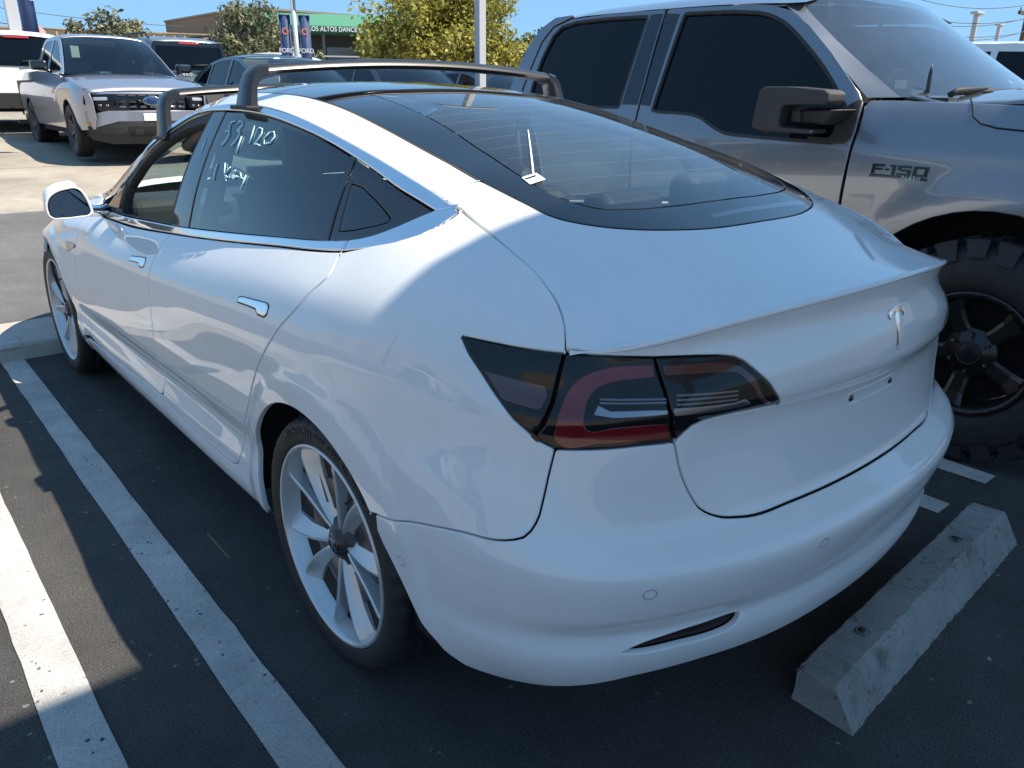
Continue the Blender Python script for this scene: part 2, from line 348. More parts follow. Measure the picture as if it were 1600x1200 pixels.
ROWS = [  # feature lines of the lower body, (x, y, z), from the rear centre line to the nose, top row first
 [(0,-.897,1.06),(.2,-.878,1.052),(.4,-.821,1.029),(.55,-.751,1.002),(.65,-.687,.981),(.70,-.63,.966),(.677,-.599,1.006),(.659,-.567,1.032),(.646,-.507,1.067),(.631,-.395,1.108),(.616,-.294,1.136),(.60,-.184,1.163),(.635,0,1.155),(.66,.2,1.13),(.69,.5,1.09),(.71,.85,1.05),(.725,1.3,1.01),(.73,2.0,.97),(.72,2.5,.95),(.70,2.9,.91),(.66,3.2,.85),(.54,3.42,.785),(.3,3.54,.74),(0,3.58,.72)],
 [(0,-.888,1.015),(.2,-.868,1.008),(.4,-.81,.99),(.55,-.742,.968),(.65,-.688,.955),(.725,-.61,.945),(.755,-.5,.985),(.755,-.4,1.03),(.748,-.28,1.075),(.742,-.15,1.085),(.758,0,1.063),(.775,.2,1.038),(.785,.4,1.019),(.793,.8,.979),(.80,1.2,.945),(.80,1.8,.91),(.80,2.3,.895),(.785,2.7,.875),(.765,2.95,.845),(.71,3.22,.79),(.58,3.45,.735),(.32,3.58,.70),(0,3.62,.685)],
 [(0,-.907,.925),(.3,-.874,.917),(.5,-.811,.905),(.62,-.742,.895),(.71,-.655,.89),(.775,-.54,.90),(.82,-.42,.93),(.845,-.28,.96),(.858,-.1,.965),(.862,.1,.955),(.862,.4,.93),(.862,.8,.895),(.865,1.2,.868),(.866,1.8,.84),(.866,2.3,.82),(.862,2.7,.80),(.845,2.95,.775),(.78,3.25,.725),(.64,3.5,.67),(.34,3.64,.64),(0,3.68,.625)],
 [(0,-.909,.875),(.3,-.874,.870),(.5,-.817,.861),(.6,-.772,.855),(.71,-.685,.845),(.785,-.57,.84),(.835,-.44,.845),(.872,-.28,.865),(.892,-.1,.875),(.898,.1,.87),(.896,.4,.85),(.895,.8,.815),(.896,1.2,.786),(.897,1.73,.759),(.893,2.2,.74),(.90,2.6,.735),(.895,2.95,.71),(.82,3.28,.665),(.67,3.53,.62),(.35,3.67,.59),(0,3.70,.575)],
 [(0,-.888,.850),(.3,-.857,.847),(.5,-.803,.840),(.6,-.762,.836),(.70,-.692,.830),(.775,-.592,.825),(.832,-.465,.815),(.871,-.32,.815),(.895,-.16,.815),(.906,.02,.815),(.905,.28,.805),(.901,.6,.775),(.898,1.0,.745),(.899,1.5,.72),(.899,2.05,.70),(.906,2.5,.70),(.903,2.85,.69),(.86,3.15,.655),(.75,3.42,.61),(.5,3.61,.575),(.2,3.69,.555),(0,3.705,.55)],
 [(0,-.872,.80),(.3,-.846,.80),(.5,-.80,.80),(.58,-.777,.80),(.70,-.70,.795),(.77,-.61,.79),(.83,-.49,.775),(.868,-.36,.765),(.895,-.22,.765),(.91,-.05,.765),(.912,.15,.755),(.906,.4,.74),(.90,.8,.70),(.90,1.2,.68),(.902,1.8,.66),(.902,2.3,.66),(.912,2.7,.67),(.90,3.0,.65),(.83,3.29,.61),(.68,3.54,.57),(.36,3.68,.54),(0,3.71,.525)],
 [(0,-.883,.63),(.2,-.875,.631),(.4,-.848,.633),(.55,-.803,.64),(.68,-.745,.65),(.775,-.67,.655),(.838,-.57,.66),(.872,-.45,.66),(.895,-.28,.66),(.908,-.1,.66),(.91,.1,.65),(.906,.4,.64),(.903,.8,.60),(.903,1.2,.58),(.905,1.8,.56),(.904,2.3,.56),(.912,2.7,.57),(.90,3.0,.56),(.83,3.3,.53),(.68,3.55,.50),(.36,3.685,.48),(0,3.715,.47)],
 [(0,-.957,.568),(.2,-.948,.568),(.458,-.904,.568),(.622,-.843,.568),(.73,-.78,.57),(.80,-.70,.57),(.85,-.60,.57),(.878,-.47,.565),(.895,-.3,.56),(.903,-.1,.55),(.905,.1,.55),(.903,.4,.54),(.902,.8,.52),(.901,1.2,.51),(.902,1.8,.50),(.90,2.3,.49),(.905,2.7,.49),(.89,3.05,.48),(.82,3.32,.46),(.67,3.56,.43),(.35,3.69,.41),(0,3.715,.40)],
 [(0,-.934,.47),(.4,-.896,.47),(.62,-.822,.47),(.735,-.757,.47),(.80,-.68,.47),(.846,-.59,.47),(.875,-.46,.46),(.888,-.3,.45),(.893,-.1,.44),(.893,.1,.445),(.89,.4,.455),(.885,.8,.455),(.882,1.2,.445),(.882,1.8,.43),(.886,2.3,.42),(.89,2.7,.41),(.87,3.05,.40),(.80,3.32,.38),(.65,3.55,.35),(.34,3.675,.33),(0,3.70,.32)],
 [(0,-.921,.418),(.404,-.876,.420),(.561,-.818,.424),(.694,-.752,.420),(.778,-.684,.418),(.822,-.622,.416),(.862,-.51,.41),(.88,-.40,.405),(.887,-.25,.405),(.891,0,.395),(.893,.4,.41),(.893,.8,.41),(.891,1.2,.40),(.890,1.8,.39),(.891,2.3,.385),(.89,2.7,.375),(.865,3.05,.365),(.79,3.31,.345),(.64,3.535,.315),(.33,3.66,.295),(0,3.685,.285)],
 [(0,-.926,.392),(.404,-.884,.394),(.561,-.828,.394),(.694,-.766,.386),(.778,-.696,.381),(.822,-.634,.380),(.862,-.52,.38),(.88,-.40,.37),(.885,-.25,.37),(.89,0,.36),(.897,.4,.37),(.901,.8,.37),(.901,1.2,.36),(.899,1.8,.355),(.896,2.3,.35),(.89,2.7,.34),(.86,3.05,.33),(.78,3.3,.31),(.63,3.52,.28),(.32,3.64,.26),(0,3.67,.25)],
 [(0,-.907,.314),(.46,-.842,.31),(.628,-.774,.305),(.715,-.722,.292),(.762,-.668,.283),(.80,-.60,.275),(.852,-.49,.272),(.87,-.40,.28),(.876,-.2,.28),(.882,.2,.28),(.893,.4,.29),(.899,.8,.29),(.899,1.2,.29),(.897,1.8,.29),(.893,2.3,.29),(.87,2.7,.27),(.83,3.05,.25),(.75,3.28,.24),(.6,3.48,.22),(.3,3.6,.2),(0,3.62,.2)],
 [(0,-.86,.25),(.4,-.80,.25),(.6,-.72,.24),(.70,-.66,.235),(.77,-.56,.225),(.81,-.45,.215),(.835,-.2,.21),(.85,.4,.20),(.855,1.2,.21),(.855,2.3,.21),(.82,2.8,.2),(.76,3.1,.19),(.62,3.3,.18),(.3,3.5,.17),(0,3.52,.17)],
]
def _vd(P):
    P = np.asarray(P, float); D = (P[:, None, :2] - PC[None]); i = (D ** 2).sum(2).argmin(1)
    return PV[i], ((P[:, :2] - PC[i]) * PN[i]).sum(1)
def _lower():
    gv = np.arange(0, VMAX + .0001, .01); Z, D = [], []
    for r in ROWS:
        r = np.array(r, float); v, d = _vd(r); z = r[:, 2]
        o = np.argsort(v); v, d, z = v[o], d[o], z[o]
        v = np.concatenate([-v[3:0:-1], v]); d = np.concatenate([d[3:0:-1], d]); z = np.concatenate([z[3:0:-1], z])
        Z.append(gsm(pchip(v, z, gv), 4, 0, True)); D.append(gsm(pchip(v, d, gv), 4, 0, True))
    Z = np.array(Z); D = np.array(D)
    gz = np.arange(.12, 1.26, .005); A = np.zeros((len(gv), len(gz)))
    for i in range(len(gv)): A[i] = pchip(Z[::-1, i], D[::-1, i], gz)
    A = gsm(A, 1.3, 1); A = gsm(A, 2.0, 0, True)
    A = np.concatenate([A[30:0:-1], A]);                     # mirror past the centre line
    return Grid(A, -.30, .01, .12, .005)
LOW = _lower()
VY = lambda y: np.interp(y, PC[(PV > .9) & (PC[:, 1] < 2.9), 1], PV[(PV > .9) & (PC[:, 1] < 2.9)])   # v on the side at a given y

ARCH = [(.015, .338, .372), (2.868, .338, .372)]          # y, z, radius of the wheel arches
def low(v, z, side=-1, off=0.):
    """point of the lower body; v along the plan line from the rear centre (left positive)"""
    v = np.asarray(v, float); z = np.asarray(z, float); a = np.abs(v)
    d = LOW(a, z) + off
    C = np.stack([np.interp(a, PV, PC[:, 0]), np.interp(a, PV, PC[:, 1])], -1)
    N = np.stack([np.interp(a, PV, PN[:, 0]), np.interp(a, PV, PN[:, 1])], -1)
    for y0, z0, r0 in ARCH:
        r = np.hypot(C[..., 1] - y0, z - z0); t = np.clip((r0 + .085 - r) / .05, 0, 1)
        d = d + .007 * t * t * (3 - 2 * t) * (np.abs(C[..., 0]) > .8)
    P = C + N * d[..., None]
    return np.stack([-P[..., 0] * np.where(v < 0, -1, 1), P[..., 1], z], -1)

# ---- upper body, z over (|x|, y): centre line, glass edge, outer edge (chrome / boot gap)
TOPC = [(-.96,1.0615),(-.897,1.062),(-.86,1.063),(-.8,1.068),(-.7,1.084),(-.62,1.105),(-.55,1.128),(-.4,1.184),(-.2,1.254),(0,1.313),(.2,1.358),(.4,1.391),(.7,1.424),(1.0,1.439),(1.25,1.44),(1.45,1.425),(1.6,1.398),(1.8,1.335),(2.0,1.25),(2.2,1.155),(2.4,1.055),(2.52,1.0),(2.6,.985),(2.9,.95),(3.2,.89),(3.45,.80),(3.6,.70),(3.7,.62)]
TOPG = [(-.96,.97,.5),(-.777,1.012,.5),(-.7,1.026,.5),(-.62,1.05,.5),(-.5,1.098,.5),(-.4,1.136,.5),(-.261,1.184,.50),(-.149,1.215,.51),(.053,1.258,.50),(.285,1.315,.50),(.52,1.364,.50),(.754,1.390,.50),(1.0,1.398,.51),(1.25,1.388,.52),(1.45,1.36,.53),(1.6,1.325,.54),(1.8,1.25,.56),(2.0,1.165,.58),(2.2,1.075,.60),(2.4,.98,.62),(2.6,.94,.62),(2.9,.905,.6),(3.2,.84,.55),(3.45,.755,.5),(3.6,.67,.5),(3.7,.59,.5)]
TOPK = [(-.96,.84,.76),(-.74,.912,.725),(-.68,.940,.712),(-.63,.967,.70),(-.599,1.006,.677),(-.567,1.032,.659),(-.507,1.067,.646),(-.395,1.108,.631),(-.294,1.136,.616),(-.184,1.163,.60),(-.1,1.189,.605),(0,1.218,.612),(.246,1.277,.615),(.595,1.345,.62),(.75,1.361,.622),(.93,1.366,.63),(1.1,1.357,.635),(1.316,1.322,.64),(1.555,1.258,.66),(1.75,1.19,.68),(1.975,1.1,.70),(2.2,1.0,.72),(2.4,.95,.735),(2.6,.925,.73),(2.9,.88,.7),(3.2,.82,.64),(3.45,.74,.58),(3.6,.65,.56),(3.7,.57,.56)]
def _top():
    gy = np.arange(-1.0, 3.72, .01); gx = np.arange(0, .90, .01)
    c = np.array(TOPC); g = np.array(TOPG); k = np.array(TOPK); sm = lambda a: gsm(a, 3, 0)
    zc = sm(pchip(c[:, 0], c[:, 1], gy)); zg = sm(pchip(g[:, 0], g[:, 1], gy)); xg = sm(pchip(g[:, 0], g[:, 2], gy))
    zk = sm(pchip(k[:, 0], k[:, 1], gy)); xk = sm(pchip(k[:, 0], k[:, 2], gy))
    A = np.zeros((len(gx), len(gy)))
    for j in range(len(gy)):
        h = zc[j] - zg[j]; X = [-xg[j] * .9, -xg[j] * .5, 0, xg[j] * .5, xg[j] * .82, xg[j], xk[j], xk[j] + .1]
        s = (zg[j] - zk[j]) / (xk[j] - xg[j])
        Z = [zc[j] - h * .76, zc[j] - h * .19, zc[j], zc[j] - h * .19, zc[j] - h * .60, zg[j], zk[j], zk[j] - .1 * max(s * 1.6, .3)]
        A[:, j] = pchip(X, Z, gx)
    A = gsm(gsm(A, 4.0, 1), 3.5, 0, True)
    A = np.concatenate([A[12:0:-1], A])
    return Grid(A, -.12, .01, -1.0, .01), (gy, xg, zg, xk, zk)
TOP, EDGE = _top()
def top(x, y, off=0.):
    x = np.asarray(x, float); y = np.asarray(y, float)
    return np.stack([x, y, TOP(np.abs(x), y) + off], -1)

# ---- side of the cabin, |x| over (y, z), between the belt line and the roof edge
BELT = [(2.6,.885,.80),(2.07,.899,.80),(1.73,.908,.80),(1.133,.951,.80),(.83,.977,.795),(.39,1.02,.785),(.068,1.052,.763),(-.107,1.095,.722),(-.19,1.128,.662),(-.4,1.15,.63)]
def side(y, z, s=-1, off=0.):
    y = np.asarray(y, float); z = np.asarray(z, float); b = np.array(BELT)[::-1]
    zb = pchip(b[:, 0], b[:, 1], y); xb = pchip(b[:, 0], b[:, 2], y)
    zk = np.interp(y, EDGE[0], EDGE[4]); xk = np.interp(y, EDGE[0], EDGE[3])
    h = np.maximum(zk - zb, .02); t = (z - zb) / h
    x = xb + (xk - xb) * np.clip(t, -.6, 1.6) + .05 * h * np.sin(np.clip(t, 0, 1) * math.pi) + off
    return np.stack([s * x, y, z], -1)
# ================================================================ the white sedan
PAINT = mat('pearl_white_paint', (.67, .685, .69), .5, 0, 1.0, .12, coat_rough=.025, noise=.03, nscale=3)
BLACKGLOSS = mat('gloss_black_trim', (.006, .007, .009), .08, 0, .6)
BLACKPLAS = mat('black_plastic', (.012, .013, .014), .55, bump=.25, bscale=400)
SATIN = mat('satin_black_metal', (.013, .014, .016), .33, 0, .25)
DARK = mat('underbody_black', (.006, .006, .007), .85)
CHROME = mat('polished_chrome', (.80, .82, .85), .07, 1.0)
RUBBER = mat('tyre_rubber', (.016, .016, .017), .62, noise=.25, nscale=30, bump=.15, bscale=300)
SILVER = mat('silver_alloy', (.56, .57, .58), .34, .45, .6)
SILVER2 = mat('grey_alloy_recess', (.05, .052, .055), .4, .5)
BRAKE = mat('brake_steel', (.16, .16, .165), .35, .9)
CALIPER = mat('caliper_grey', (.07, .07, .075), .45, .3)
CLOTH = mat('black_seat_leather', (.022, .023, .025), .5, bump=.1, bscale=120)
REDLENS = mat('dark_red_lens', (.13, .003, .007), .14, 0, .6, noise=.15, nscale=30)
REDDEEP = mat('deep_red_lens', (.045, .003, .006), .12, 0, 1.0)
LENSBLK = mat('smoked_lens', (.006, .007, .009), .07, 0, .15, .35)
CLEARTRIM = mat('lamp_reflector', (.26, .27, .29), .18, .9)
GLASS_SIDE = glass_mat('side_glass', (.50, .67, .70), 1.1, dust=.004)
GLASS_REAR = glass_mat('rear_glass', (.55, .63, .64), 1.0, dust=.04)
GLASS_ROOF = glass_mat('roof_glass', (.02, .022, .025), 1.0, dust=.05)
MIRROR = mat('mirror_glass', (.16, .165, .175), .03, 1.0)

car = empty('sedan', (0, 0, 0))
tag(car, 'white fastback sedan with black roof bars, parked in front of the wheel stop', 'sedan')
V = lambda y: float(VY(y))
def yz(pts): return [(V(y), z) for y, z in pts]
def vz(pts):
    P = np.array(pts, float); v, d = _vd(P); return [(float(a), float(b)) for a, b in zip(v, P[:, 2])]
outL = lambda X: X * [1, 0, 0] + np.array([0, -.0, 0]) + (X - np.array([0, 1.2, .5])) * [1.0, .25, 0]
outUp = lambda X: X * 0 + [0, 0, 1.]
lowL = lambda v, z: low(v, z)
mirr = lambda fn: (lambda u, v: fn(u, v) * np.array([-1., 1, 1]))
_b = np.array(BELT)[::-1]
def beltz(y): return float(pchip(_b[:, 0], _b[:, 1], np.array([y]))[0])
KX = lambda y: float(np.interp(y, EDGE[0], EDGE[3])); KZ = lambda y: float(np.interp(y, EDGE[0], EDGE[4])); GX = lambda y: float(np.interp(y, EDGE[0], EDGE[1]))

SEAM = [(.60,-.184,1.163),(.616,-.294,1.1357),(.631,-.395,1.1085),(.6457,-.507,1.067),(.659,-.567,1.032),(.677,-.599,1.006),(.70,-.628,.9655)]
seam = [tuple(p) for p in smooth_line([(a[0], a[1]) for a in vz(SEAM)], .02)]
lightout = [(.796,.9655),(.850,.966),(.904,.9665),(.96,.968),(1.018,.970),(.992,.943),(.96,.9162),(.93,.888),(.904,.8656),(.88,.844),(.856,.8269),(.83,.809),(.80,.7979)]
bjoint = [tuple(p) for p in smooth_line([(.80,.797),(.808,.75),(.814,.705),(.822,.662),(.838,.636),(.866,.6245),(.956,.613),(1.06,.588),(1.15,.561),(1.216,.549)], .015)]
_a = [(.05 + .361 * math.cos(R(t)), .333 + .361 * math.sin(R(t))) for t in range(25, 156, 5)]
arch_r = yz([(.40,.185),(.39,.25),(.386,.33),(.386,.42)] + _a)                    # front foot to bumper joint
arch_back = vz([(.9,-.277,.488),(.895,-.335,.425),(.885,-.405,.34),(.875,-.46,.289),(.862,-.515,.272)])
ia = [i for i, q in enumerate(arch_r) if q[0] <= 1.216][:1] or [len(arch_r) - 1]
arch_upto = arch_r[:ia[0]] + [(1.216, .549)]
arch_rest = [(1.216, .549)] + arch_r[ia[0]:] + arch_back[1:]
beltline = lambda y0, y1, n=30: [(V(y), beltz(y) - .001) for y in np.linspace(y0, y1, n)]
door_rear = [tuple(p) for p in smooth_line([(.060,1.0515),(.030,1.012),(.062,.962),(.170,.855),(.30,.721),(.411,.576),(.505,.44),(.53,.385),(.563,.35),(.61,.336)], .015)]
door_bot_r = [(.75,.333),(.9,.333),(1.08,.341),(1.19,.352),(1.228,.365)]
bcut = [(1.236,.385),(1.230,.45),(1.224,.6),(1.217,.75),(1.208,.85),(1.203,beltz(1.203))]
door_bot_f = [(1.26,.362),(1.45,.352),(1.8,.333),(2.02,.325)]
fcut = [tuple(p) for p in smooth_line([(2.08,.328),(2.18,.338),(2.26,.365),(2.298,.42),(2.312,.53),(2.300,.64),(2.285,.724),(2.268,.83),(2.26,beltz(2.26))], .02)]
qbelt = vz([(.763,.058,1.052),(.745,-.02,1.073),(.722,-.107,1.096),(.69,-.16,1.117),(.65,-.185,1.137),(.62,-.19,1.152)])
farch = [(2.868 + .372 * math.cos(R(t)), .338 + .372 * math.sin(R(t))) for t in range(180 + 26, 180 - 26 - 180, -5)]   # rear foot round to front foot
farch = [(2.868 + .372 * math.cos(R(t)), .338 + .372 * math.sin(R(t))) for t in range(196, -17, -6)]

side_panel = (qbelt[::1] + seam + lightout + bjoint[1:] + arch_upto[::-1][1:]
              + yz([(.40,.185),(.8,.187),(1.4,.19),(2.0,.192),(2.42,.198),(2.47,.235),(2.48,.27),(2.4,.30),(2.25,.318)])
              + yz([(2.08,.326)] + door_bot_f[::-1] + door_bot_r[::-1] + door_rear[::-1]))
fender = (yz(fcut[2:]) + [(V(y), KZ(y) - .012) for y in (2.32,2.42,2.55,2.7,2.85)] + vz([(.72,3.0,.855),(.69,3.15,.825),(.76,3.24,.75),(.82,3.2,.68),(.85,3.19,.6)])
          + yz([p for p in farch if p[0] < 3.10][::-1]) + yz([(2.50,.275),(2.45,.30),(2.3,.335)]))
rear_door = yz(door_rear + door_bot_r + bcut) + beltline(1.19, .07)
front_door = yz(bcut[::-1] + door_bot_f + fcut) + beltline(2.25, 1.215)
front_door = yz([(1.203, beltz(1.203))] + bcut[-2::-1] + door_bot_f + fcut) + beltline(2.25, 1.215)

tgap = [tuple(p) for p in smooth_line([(.582,.806),(.566,.7475),(.544,.70),(.518,.6618),(.478,.639),(.422,.6275),(.278,.624),(.15,.6225),(0,.622)], .015)]
lbot = [(.80,.7975),(.724,.802),(.65,.8072),(.582,.8065)]
bot = vz([(.862,-.515,.272),(.80,-.60,.272),(.76,-.671,.28),(.715,-.725,.291),(.628,-.775,.304),(.46,-.842,.31),(.2,-.898,.313),(0.001,-.907,.314)])
half = arch_rest[::-1] + bjoint[::-1] + lbot[1:] + tgap[1:]
bumper = half + [(-a, b) for a, b in half[::-1][1:]] + [(-a, b) for a, b in bot[1:]] + [p for p in bot[::-1]][1:-1]
slot = [tuple(p) for p in smooth_line([(.668,.3865),(.634,.3975),(.574,.4065),(.508,.4125),(.418,.4105),(.44,.390),(.462,.384),(.552,.3795),(.63,.3795),(.668,.3865)], .012)][:-1]
mslot = [(-a, b) for a, b in slot]
outR = lambda X: (X - np.array([0, 1.2, .5])) * [1.0, .5, 0]

for s in (1, -1):
    fn = lowL if s == 1 else mirr(lowL)
    d = panel('body_side', fn, side_panel, PAINT, car, h=.022, outward=outR)
    dr = panel('rear_door', fn, rear_door, PAINT, car, h=.022, outward=outR)
    df = panel('front_door', fn, front_door, PAINT, car, h=.022, outward=outR)
    panel('front_fender', fn, fender, PAINT, car, h=.025, outward=outR)
    # flush handles
    for par, y0, y1, z0, z1 in ((dr, .43, .235, .883, .9), (df, 1.46, 1.285, .828, .847)):
        t = lambda a, b: (V(y0 + (y1 - y0) * a), z0 + (z1 - z0) * a + b)
        hb = [t(0, -.007), t(.35, -.008), t(.64, -.010), t(.72, -.021), t(.93, -.023), t(1, -.015), t(1, .004), t(.9, .009), t(.1, .008), t(0, .004)]
        rec = [t(-.03, -.011), t(.36, -.012), t(.63, -.014), t(.71, -.026), t(.95, -.028), t(1.035, -.018), t(1.035, .007), t(.93, .0125), t(.08, .0115), t(-.03, .007)]
        panel('handle_recess', fn, rec, BLACKPLAS, par, h=.01, outward=outR, off=.0006, gap=0, depth=.002)
        panel('door_handle', fn, hb, CHROME, par, h=.008, outward=outR, off=.0022, gap=0, lip=.003, depth=.004, corner=.008)
    # side camera badge on the fender
    panel('side_camera', fn, yz([(2.445,.752),(2.36,.757),(2.285,.758),(2.30,.742),(2.40,.712),(2.415,.715)]), BLACKGLOSS, car, h=.012, outward=outR, off=.004, gap=0, depth=.004)
    # dark shell behind the panels, open at the wheel arches
    ri = [(.04 + .385 * math.cos(R(t)), .336 + .385 * math.sin(R(t))) for t in range(215, -36, -6)]
    fi = [(2.868 + .39 * math.cos(R(t)), .338 + .39 * math.sin(R(t))) for t in range(215, -36, -6)]
    sh = ([(.0, .30), (.0, 1.03), (.5, .995), (.74, .955)] + [(a, b - .012) for a, b in seam[::-1]] + vz([(.70,-.1,1.08)]) + [(V(y), beltz(y) - .012) for y in (.06,.4,.8,1.2,1.7,2.2)]
          + [(V(y), KZ(y) - .03) for y in (2.45,2.7)] + yz([(2.84,.80)]) + [(VMAX - .9, .70), (VMAX, .62), (VMAX, .2), (V(2.868) + .38, .2)]
          + yz(fi[::-1]) + yz([(2.54,.22), (.42,.21)]) + yz(ri[::-1]) + vz([(.85,-.5,.30),(.70,-.72,.31),(.4,-.85,.33)]))
    panel('inner_shell', fn, sh, DARK, car, h=.05, outward=outR, off=-.02, gap=0, flat_edge=True, corner=0)
    # arch liners
    for y0, z0, r in ((.04, .336, .392), (2.868, .338, .395)):
        b = MB(); prof = [(r, -s * .875), (r - .004, -s * .80), (r - .01, -s * .58), (.05, -s * .56)]
        b.lathe([(q, w) for q, w in prof], 40, 'x', (0, y0, z0), R(-4), R(196)); b.build('arch_liner', DARK, car)

panel('rear_bumper', lowL, bumper, PAINT, car, h=.022, holes=[slot, mslot], outward=outR)
for s in (slot, mslot):
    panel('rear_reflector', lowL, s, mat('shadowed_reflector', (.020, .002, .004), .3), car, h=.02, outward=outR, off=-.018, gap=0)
# black lower valance
b = MB(); n = 60; vv = np.linspace(-1.0, 1.0, n); zb = np.interp(np.abs(vv), [p[0] for p in bot[::-1]], [p[1] for p in bot[::-1]])
A = low(vv, zb + .01, off=-.012); B = low(vv, zb - .055, off=-.035); C = B.copy(); C[:, 2] -= .01; C[:, 1] += .15; C[:, 0] *= .93
Vx = np.concatenate([A, B, C]); F = [(r * n + i, r * n + i + 1, (r + 1) * n + i + 1, (r + 1) * n + i) for r in (0, 1) for i in range(n - 1)]
b.add(Vx, F, True); b.build('rear_valance', BLACKPLAS, car)
b = MB(); b.box((-.66, -.55, .20), (.66, 3.2, .26)); b.build('underbody', DARK, car)

# ---- boot lid: deck on the upper surface, face on the lower one, rounded lip between
lipv = [(0,1.0600),(.10,1.0572),(.20,1.052),(.34,1.0405),(.44,1.0265),(.528,1.0095),(.60,.9985),(.654,.9905),(.70,.984),(.74,.9775),(.774,.970),(.79,.9665)]
ltop = [(.79,.9655),(.712,.9655),(.66,.962),(.62,.9597),(.575,.959),(.534,.9585),(.49,.9575),(.458,.9535),(.440,.945),(.424,.931),(.405,.913),(.388,.8969),(.36,.863),(.346,.8462),(.38,.847),(.414,.8475),(.46,.8475),(.502,.845),(.527,.841),(.548,.8336),(.566,.821),(.582,.807)]
hf = lipv + ltop[1:] + tgap[1:]
face = hf + [(-a, b) for a, b in hf[::-1][1:-1]]
LIP = low(np.array([a for a, b in lipv]), np.array([b for a, b in lipv]))
lipxy = [(float(p[0]), float(p[1])) for p in LIP]
joint = [(-.6035,-.130),(-.5845,-.1228),(-.5384,-.1264),(-.5105,-.1385)]
gedge = [tuple(p) for p in smooth_line([(-.5105,-.1385),(-.506,-.2),(-.498,-.2701),(-.478,-.3607),(-.427,-.4255),(-.348,-.4816),(-.2314,-.5268),(-.0741,-.5495),(0,-.551)], .015)]
sm2 = smooth_line([(-x, y) for x, y, z in SEAM], .02)
hd = gedge[::-1] + joint[::-1][1:] + [tuple(p) for p in sm2] + lipxy[::-1][1:]
deck = hd + [(-a, b) for a, b in hd[::-1][1:-1]]
d1 = panel_data(lambda x, y: top(x, y), deck, h=.02, outward=outUp)
d2 = panel_data(lowL, face, h=.02, outward=outR)
boot = joined('boot_lid', [d1, d2], PAINT, car)
LP = low(np.linspace(-.785, .785, 121), np.interp(np.abs(np.linspace(-.785, .785, 121)), [a for a, b in lipv], [b for a, b in lipv]))
zt = TOP(np.abs(LP[:, 0]), LP[:, 1]); LP[:, 2] = (LP[:, 2] + zt) / 2 - .0045; LP[:, 1] += .003
rr = [.0015 + .0050 * min(1, (1 - abs(k - 60) / 60) * 4) for k in range(121)]
b = MB(); b.tube(LP, rr, 10); b.build('boot_lip', PAINT, boot)

# ---- roof side rails, glass, screens
outer = [(-KX(y) + .001, y) for y in np.linspace(-.128, 2.36, 90)]; inner = [(-GX(y) - .003, y) for y in np.linspace(2.30, -.135, 90)]
rail = [joint[0]] + outer + inner + joint[::-1][:-1]
for s in (1, -1):
    fn = (lambda x, y: top(x, y)) if s == 1 else mirr(lambda x, y: top(x, y))
    panel('roof_rail', fn, rail, PAINT, car, h=.02, outward=outUp, corner=.004)
tp = lambda x, y: top(x, y)
rg = gedge + [(-a, b) for a, b in gedge[::-1][1:]] + [(GX(y), y) for y in np.linspace(-.1, .93, 30)] + [(-GX(y), y) for y in np.linspace(.93, -.1, 30)]
clr_l = [tuple(p) for p in smooth_line([(-.36,.62),(-.365,.45),(-.384,.159),(-.412,-.037),(-.428,-.19),(-.415,-.31),(-.37,-.382),(-.30,-.415),(-.172,-.438),(0,-.446)], .02)]
clr = clr_l + [(-a, b) for a, b in clr_l[::-1][1:]]
g = panel('rear_window', tp, clr, GLASS_REAR, car, h=.03, outward=outUp, gap=0, flat_edge=True, corner=0, off=-.0005)
panel('window_border', tp, rg, BLACKGLOSS, car, h=.025, holes=[clr], outward=outUp, gap=.0015, lip=.0015, depth=.006, corner=.004)
panel('high_brake_lamp', tp, [(-.131,-.511),(-.12,-.493),(.10,-.487),(.321,-.4674),(.301,-.4932),(.10,-.506)], mat('smoked_brake_lamp', (.05, .055, .065), .12, 0, 1), car, h=.03, outward=outUp, off=.0006, gap=0, lip=.0008, depth=.001, corner=.002)
rf = [(-GX(y), y) for y in np.linspace(.935, 1.50, 20)] + [(GX(y), y) for y in np.linspace(1.50, .935, 20)]
panel('roof_glass', tp, rf, BLACKGLOSS, car, h=.03, outward=outUp, gap=.0015, corner=.004)
ws = [(-GX(y) + .002, y) for y in np.linspace(1.51, 2.42, 20)] + [(.3, 2.52), (0, 2.55), (-.3, 2.52)][::-1] * 0 + [(x, 2.55 - .35 * x * x) for x in np.linspace(-.58, .58, 15)] + [(GX(y) - .002, y) for y in np.linspace(2.42, 1.51, 20)]
panel('windscreen', tp, ws, GLASS_SIDE, car, h=.04, outward=outUp, gap=.0, flat_edge=True, corner=0)
hood = [(x, 2.56 - .35 * x * x) for x in np.linspace(-.60, .60, 15)] + [(KX(y) - .005, y) for y in np.linspace(2.5, 3.1, 14)] + [(.60, 3.38), (.4, 3.50), (.2, 3.55), (0, 3.565), (-.2, 3.55), (-.4, 3.50), (-.60, 3.38)] + [(-KX(y) + .005, y) for y in np.linspace(3.1, 2.5, 14)]
panel('bonnet', tp, hood, PAINT, car, h=.03, outward=outUp, gap=.002, corner=.02)
nose = [(v, np.interp(VMAX - v, [0, .35, .7, 1.0], [.68, .70, .74, .80])) for v in np.linspace(VMAX, V(2.9) + .29, 24)] + [(v, .25) for v in np.linspace(V(2.9) + .36, VMAX, 24)]
for s in (1, -1):
    panel('front_bumper', lowL if s == 1 else mirr(lowL), nose, PAINT, car, h=.03, outward=outR, gap=0, corner=0, flat_edge=True)

